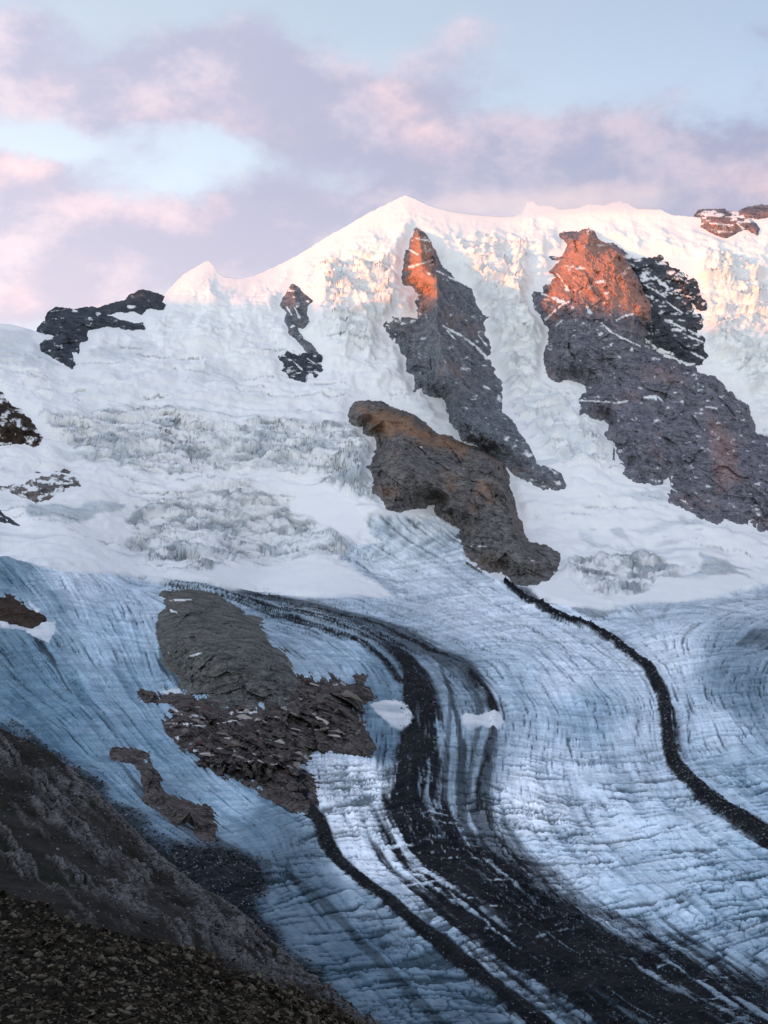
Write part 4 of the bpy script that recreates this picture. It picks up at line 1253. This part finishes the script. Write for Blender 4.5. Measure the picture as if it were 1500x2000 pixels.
def stone_mass(name, centers, sizes, mat, parent=None, stretch=(.7, 1.5)):
    n = len(centers)
    R = rot_mats(n)
    S = sizes[:, None] * RNG.uniform(stretch[0], stretch[1], (n, 3))
    V, Fc, A = [], [], []
    off = 0
    kind_ = RNG.integers(0, len(pv), n)
    rnd = RNG.random(n)
    for k in range(len(pv)):
        idx = np.where(kind_ == k)[0]
        if not len(idx):
            continue
        v = np.einsum('nij,nvj->nvi', R[idx], pv[k][None] * S[idx][:, None, :]) + centers[idx][:, None, :]
        m = len(pv[k])
        V.append(v.reshape(-1, 3))
        Fc.append((pf[k][None] + (np.arange(len(idx)) * m)[:, None, None] + off).reshape(-1, 3))
        A.append(np.repeat(rnd[idx], m))
        off += len(idx) * m
    a = np.concatenate(A)
    o = mesh_obj(name, np.concatenate(V), np.concatenate(Fc), mat, parent=parent, attrs={'zone': np.stack([a, a, a], -1)}, smooth=False)
    o['kind'] = 'stuff'
    return o


hr, hcn = np.where((HX > -40) & (HX < 760) & (sc_m > .6) & (HY < 2075))
pick = RNG.integers(0, len(hr), 15500)
cen = HP2[hr[pick], hcn[pick]] + RNG.uniform(-.5, .5, (len(pick), 3)) * (HD[hr[pick], hcn[pick]] * 2 / F)[:, None]
szp = RNG.uniform(1.4, 3.9, len(pick)) * (1 + 1.9 * RNG.random(len(pick)) ** 6)
siz = szp * HD[hr[pick], hcn[pick]] / F
szpx = np.where((hcn[pick] >= 0) & (HY[hr[pick], hcn[pick]] < 1998) & (HX[hr[pick], hcn[pick]] > 5) & (HX[hr[pick], hcn[pick]] < 720), szp, 0)
order = np.argsort(-szpx)
bigs, rest = order[:300], order[300:]
sm = stone_mass('scree', cen[rest], siz[rest], M_STONE)
tag(sm, 'dark brown scree of small angular stones covering the bottom slope', 'scree')
Rb = rot_mats(300)
from mathutils import Matrix
for n, i in enumerate(bigs):
    o = bpy.data.objects.new('boulder', protos[n % len(protos)])
    COL.objects.link(o)
    s_ = siz[i]
    o.matrix_world = Matrix.Translation(Vector(cen[i])) @ Matrix(Rb[n].tolist()).to_4x4() @ Matrix.Diagonal((s_ * RNG.uniform(.9, 1.6), s_ * RNG.uniform(.8, 1.2), s_ * RNG.uniform(.8, 1.2), 1))
    tag(o, 'larger angular brown boulder lying in the dark scree slope', 'boulder', 'boulders in the bottom scree slope')

# stones on the upper, earthy part of the hillside and in the gully
hr, hcn = np.where((HX > -40) & (HX < 720) & (sc_m < .3) & (HY < 2060))
pick = RNG.integers(0, len(hr), 3200)
cen = HP2[hr[pick], hcn[pick]]
siz = RNG.uniform(.9, 2.2, len(pick)) * (1 + 1.3 * (RNG.random(len(pick)) > .96)) * HD[hr[pick], hcn[pick]] / F
o = stone_mass('loose_stones', cen, siz, M_RUBBLE)
tag(o, 'small grey stones strewn over the earthy hillside', 'stones')

# rubble riding on the moraines: a mass of stones under each moraine
MI = {'right': 6, 'thin': 7, 'broad': 8, 'outer': 9, 'side': 10}
for k, cnt, lo, hi in (('right', 1900, 1.0, 2.4), ('thin', 900, .9, 2.0), ('broad', 3200, .9, 2.2), ('outer', 500, .9, 1.7), ('side', 2600, 1.0, 2.8)):
    mk = side if k == 'side' else morm[k]
    ok = (mk > .35) & (PX > -40) & (PX < 1540) & (PY < 2060) & (glac > .5)
    if k == 'side':
        ok &= PY < np.interp(PX, CREST[:, 0], CREST[:, 1]) + 20
    rr_, cc_ = np.where(ok)
    pick = RNG.integers(0, len(rr_), cnt)
    cen = P1[rr_[pick], cc_[pick]]
    siz = RNG.uniform(lo, hi, cnt) * D0[rr_[pick], cc_[pick]] / F
    stone_mass('rubble', cen, siz, M_RUBBLE, parent=TERR[MI[k]])

# ------------------------------------------------------------------ the opposite range towards the sun: its shadow lies on the lower slopes
def far_range():
    n, mrow = 240, 25
    d7 = 7000.0
    c0 = np.array([0, 4000.0, 0]) + d7 * sun_dir
    perp = np.array([-sun_dir[1], sun_dir[0], 0])
    t = np.linspace(-6500, 6500, n)
    top = SHADOW_Z + d7 * math.tan(math.radians(SUN_EL))
    prof = top + 26 * fbm(t / 500, 0 * t, 0 * t + 2, 4) + SHADOW_TILT * t
    rows = []
    for j in range(mrow):
        k = j / (mrow - 1) * 2 - 1
        drop = abs(k)
        b = c0[None] + perm3(perp, t) - sun_dir[None] * k * 1700
        zz = prof - drop * 1250 + 90 * fbm(t / 260, 0 * t + j * .35, 0 * t, 4) * min(1, drop * 3)
        b[:, 2] = zz
        rows.append(b)
    P = np.stack(rows)
    z = np.zeros((P.shape[0] * P.shape[1], 3), np.float32)
    o = mesh_obj('hills', P.reshape(-1, 3), grid_faces(*P.shape[:2]), M_R1, attrs={'zone': z})
    tag(o, 'rocky mountain range across the valley behind the viewer', 'hills', None, 'structure')


def perm3(v, t):
    return v[None, :] * t[:, None]


SHADOW_Z = 610.0
SHADOW_TILT = 0.0
far_range()

# ------------------------------------------------------------------ cloud resting on the summit ridge
def summit_cloud(name, label, px, py, Y, rx, ry, rz, dens):
    bm = bmesh.new()
    bmesh.ops.create_icosphere(bm, subdivisions=3, radius=1.0)
    me = bpy.data.meshes.new(name)
    bm.to_mesh(me); bm.free()
    o = bpy.data.objects.new(name, me)
    COL.objects.link(o)
    o.location = pos(np.float64(px), np.float64(py), np.float64(Y))
    o.scale = (rx, ry, rz)
    m = bpy.data.materials.new(name + '_vapour')
    m.use_nodes = True
    t = NT(m.node_tree)
    t.n.clear()
    out = t.new('ShaderNodeOutputMaterial')
    tc = t.new('ShaderNodeTexCoord')
    ob = tc.outputs['Object']
    r = t.new('ShaderNodeVectorMath', operation='LENGTH')
    t.put(r.inputs[0], ob)
    n = t.noise(t.vm('MULTIPLY', ob, (rx / 150, ry / 150, rz / 75)), 1.0, 4, .6)
    k = t.m('ADD', t.m('SUBTRACT', 1.0, r.outputs['Value']), t.m('MULTIPLY', t.m('SUBTRACT', n, .5), 1.3))
    d = t.m('MULTIPLY', t.ramp(k, .05, .75), dens)
    pv_ = t.new('ShaderNodeVolumePrincipled')
    pv_.inputs['Color'].default_value = (.985, .985, .995, 1)
    pv_.inputs['Anisotropy'].default_value = 0.35
    t.put(pv_.inputs['Density'], d)
    t.l.new(pv_.outputs[0], out.inputs['Volume'])
    me.materials.append(m)
    tag(o, label, 'cloud', None, 'stuff')


SC.cycles.volume_bounces = 2
summit_cloud('cloud', 'thin pale cloud veiling the flat summit ridge above the right pillar', 1130, 392, 4400, 520, 190, 70, .0045)
summit_cloud('cloud', 'small wisp of cloud on the shoulder right of the pointed summit', 905, 402, 4330, 230, 130, 45, .005)
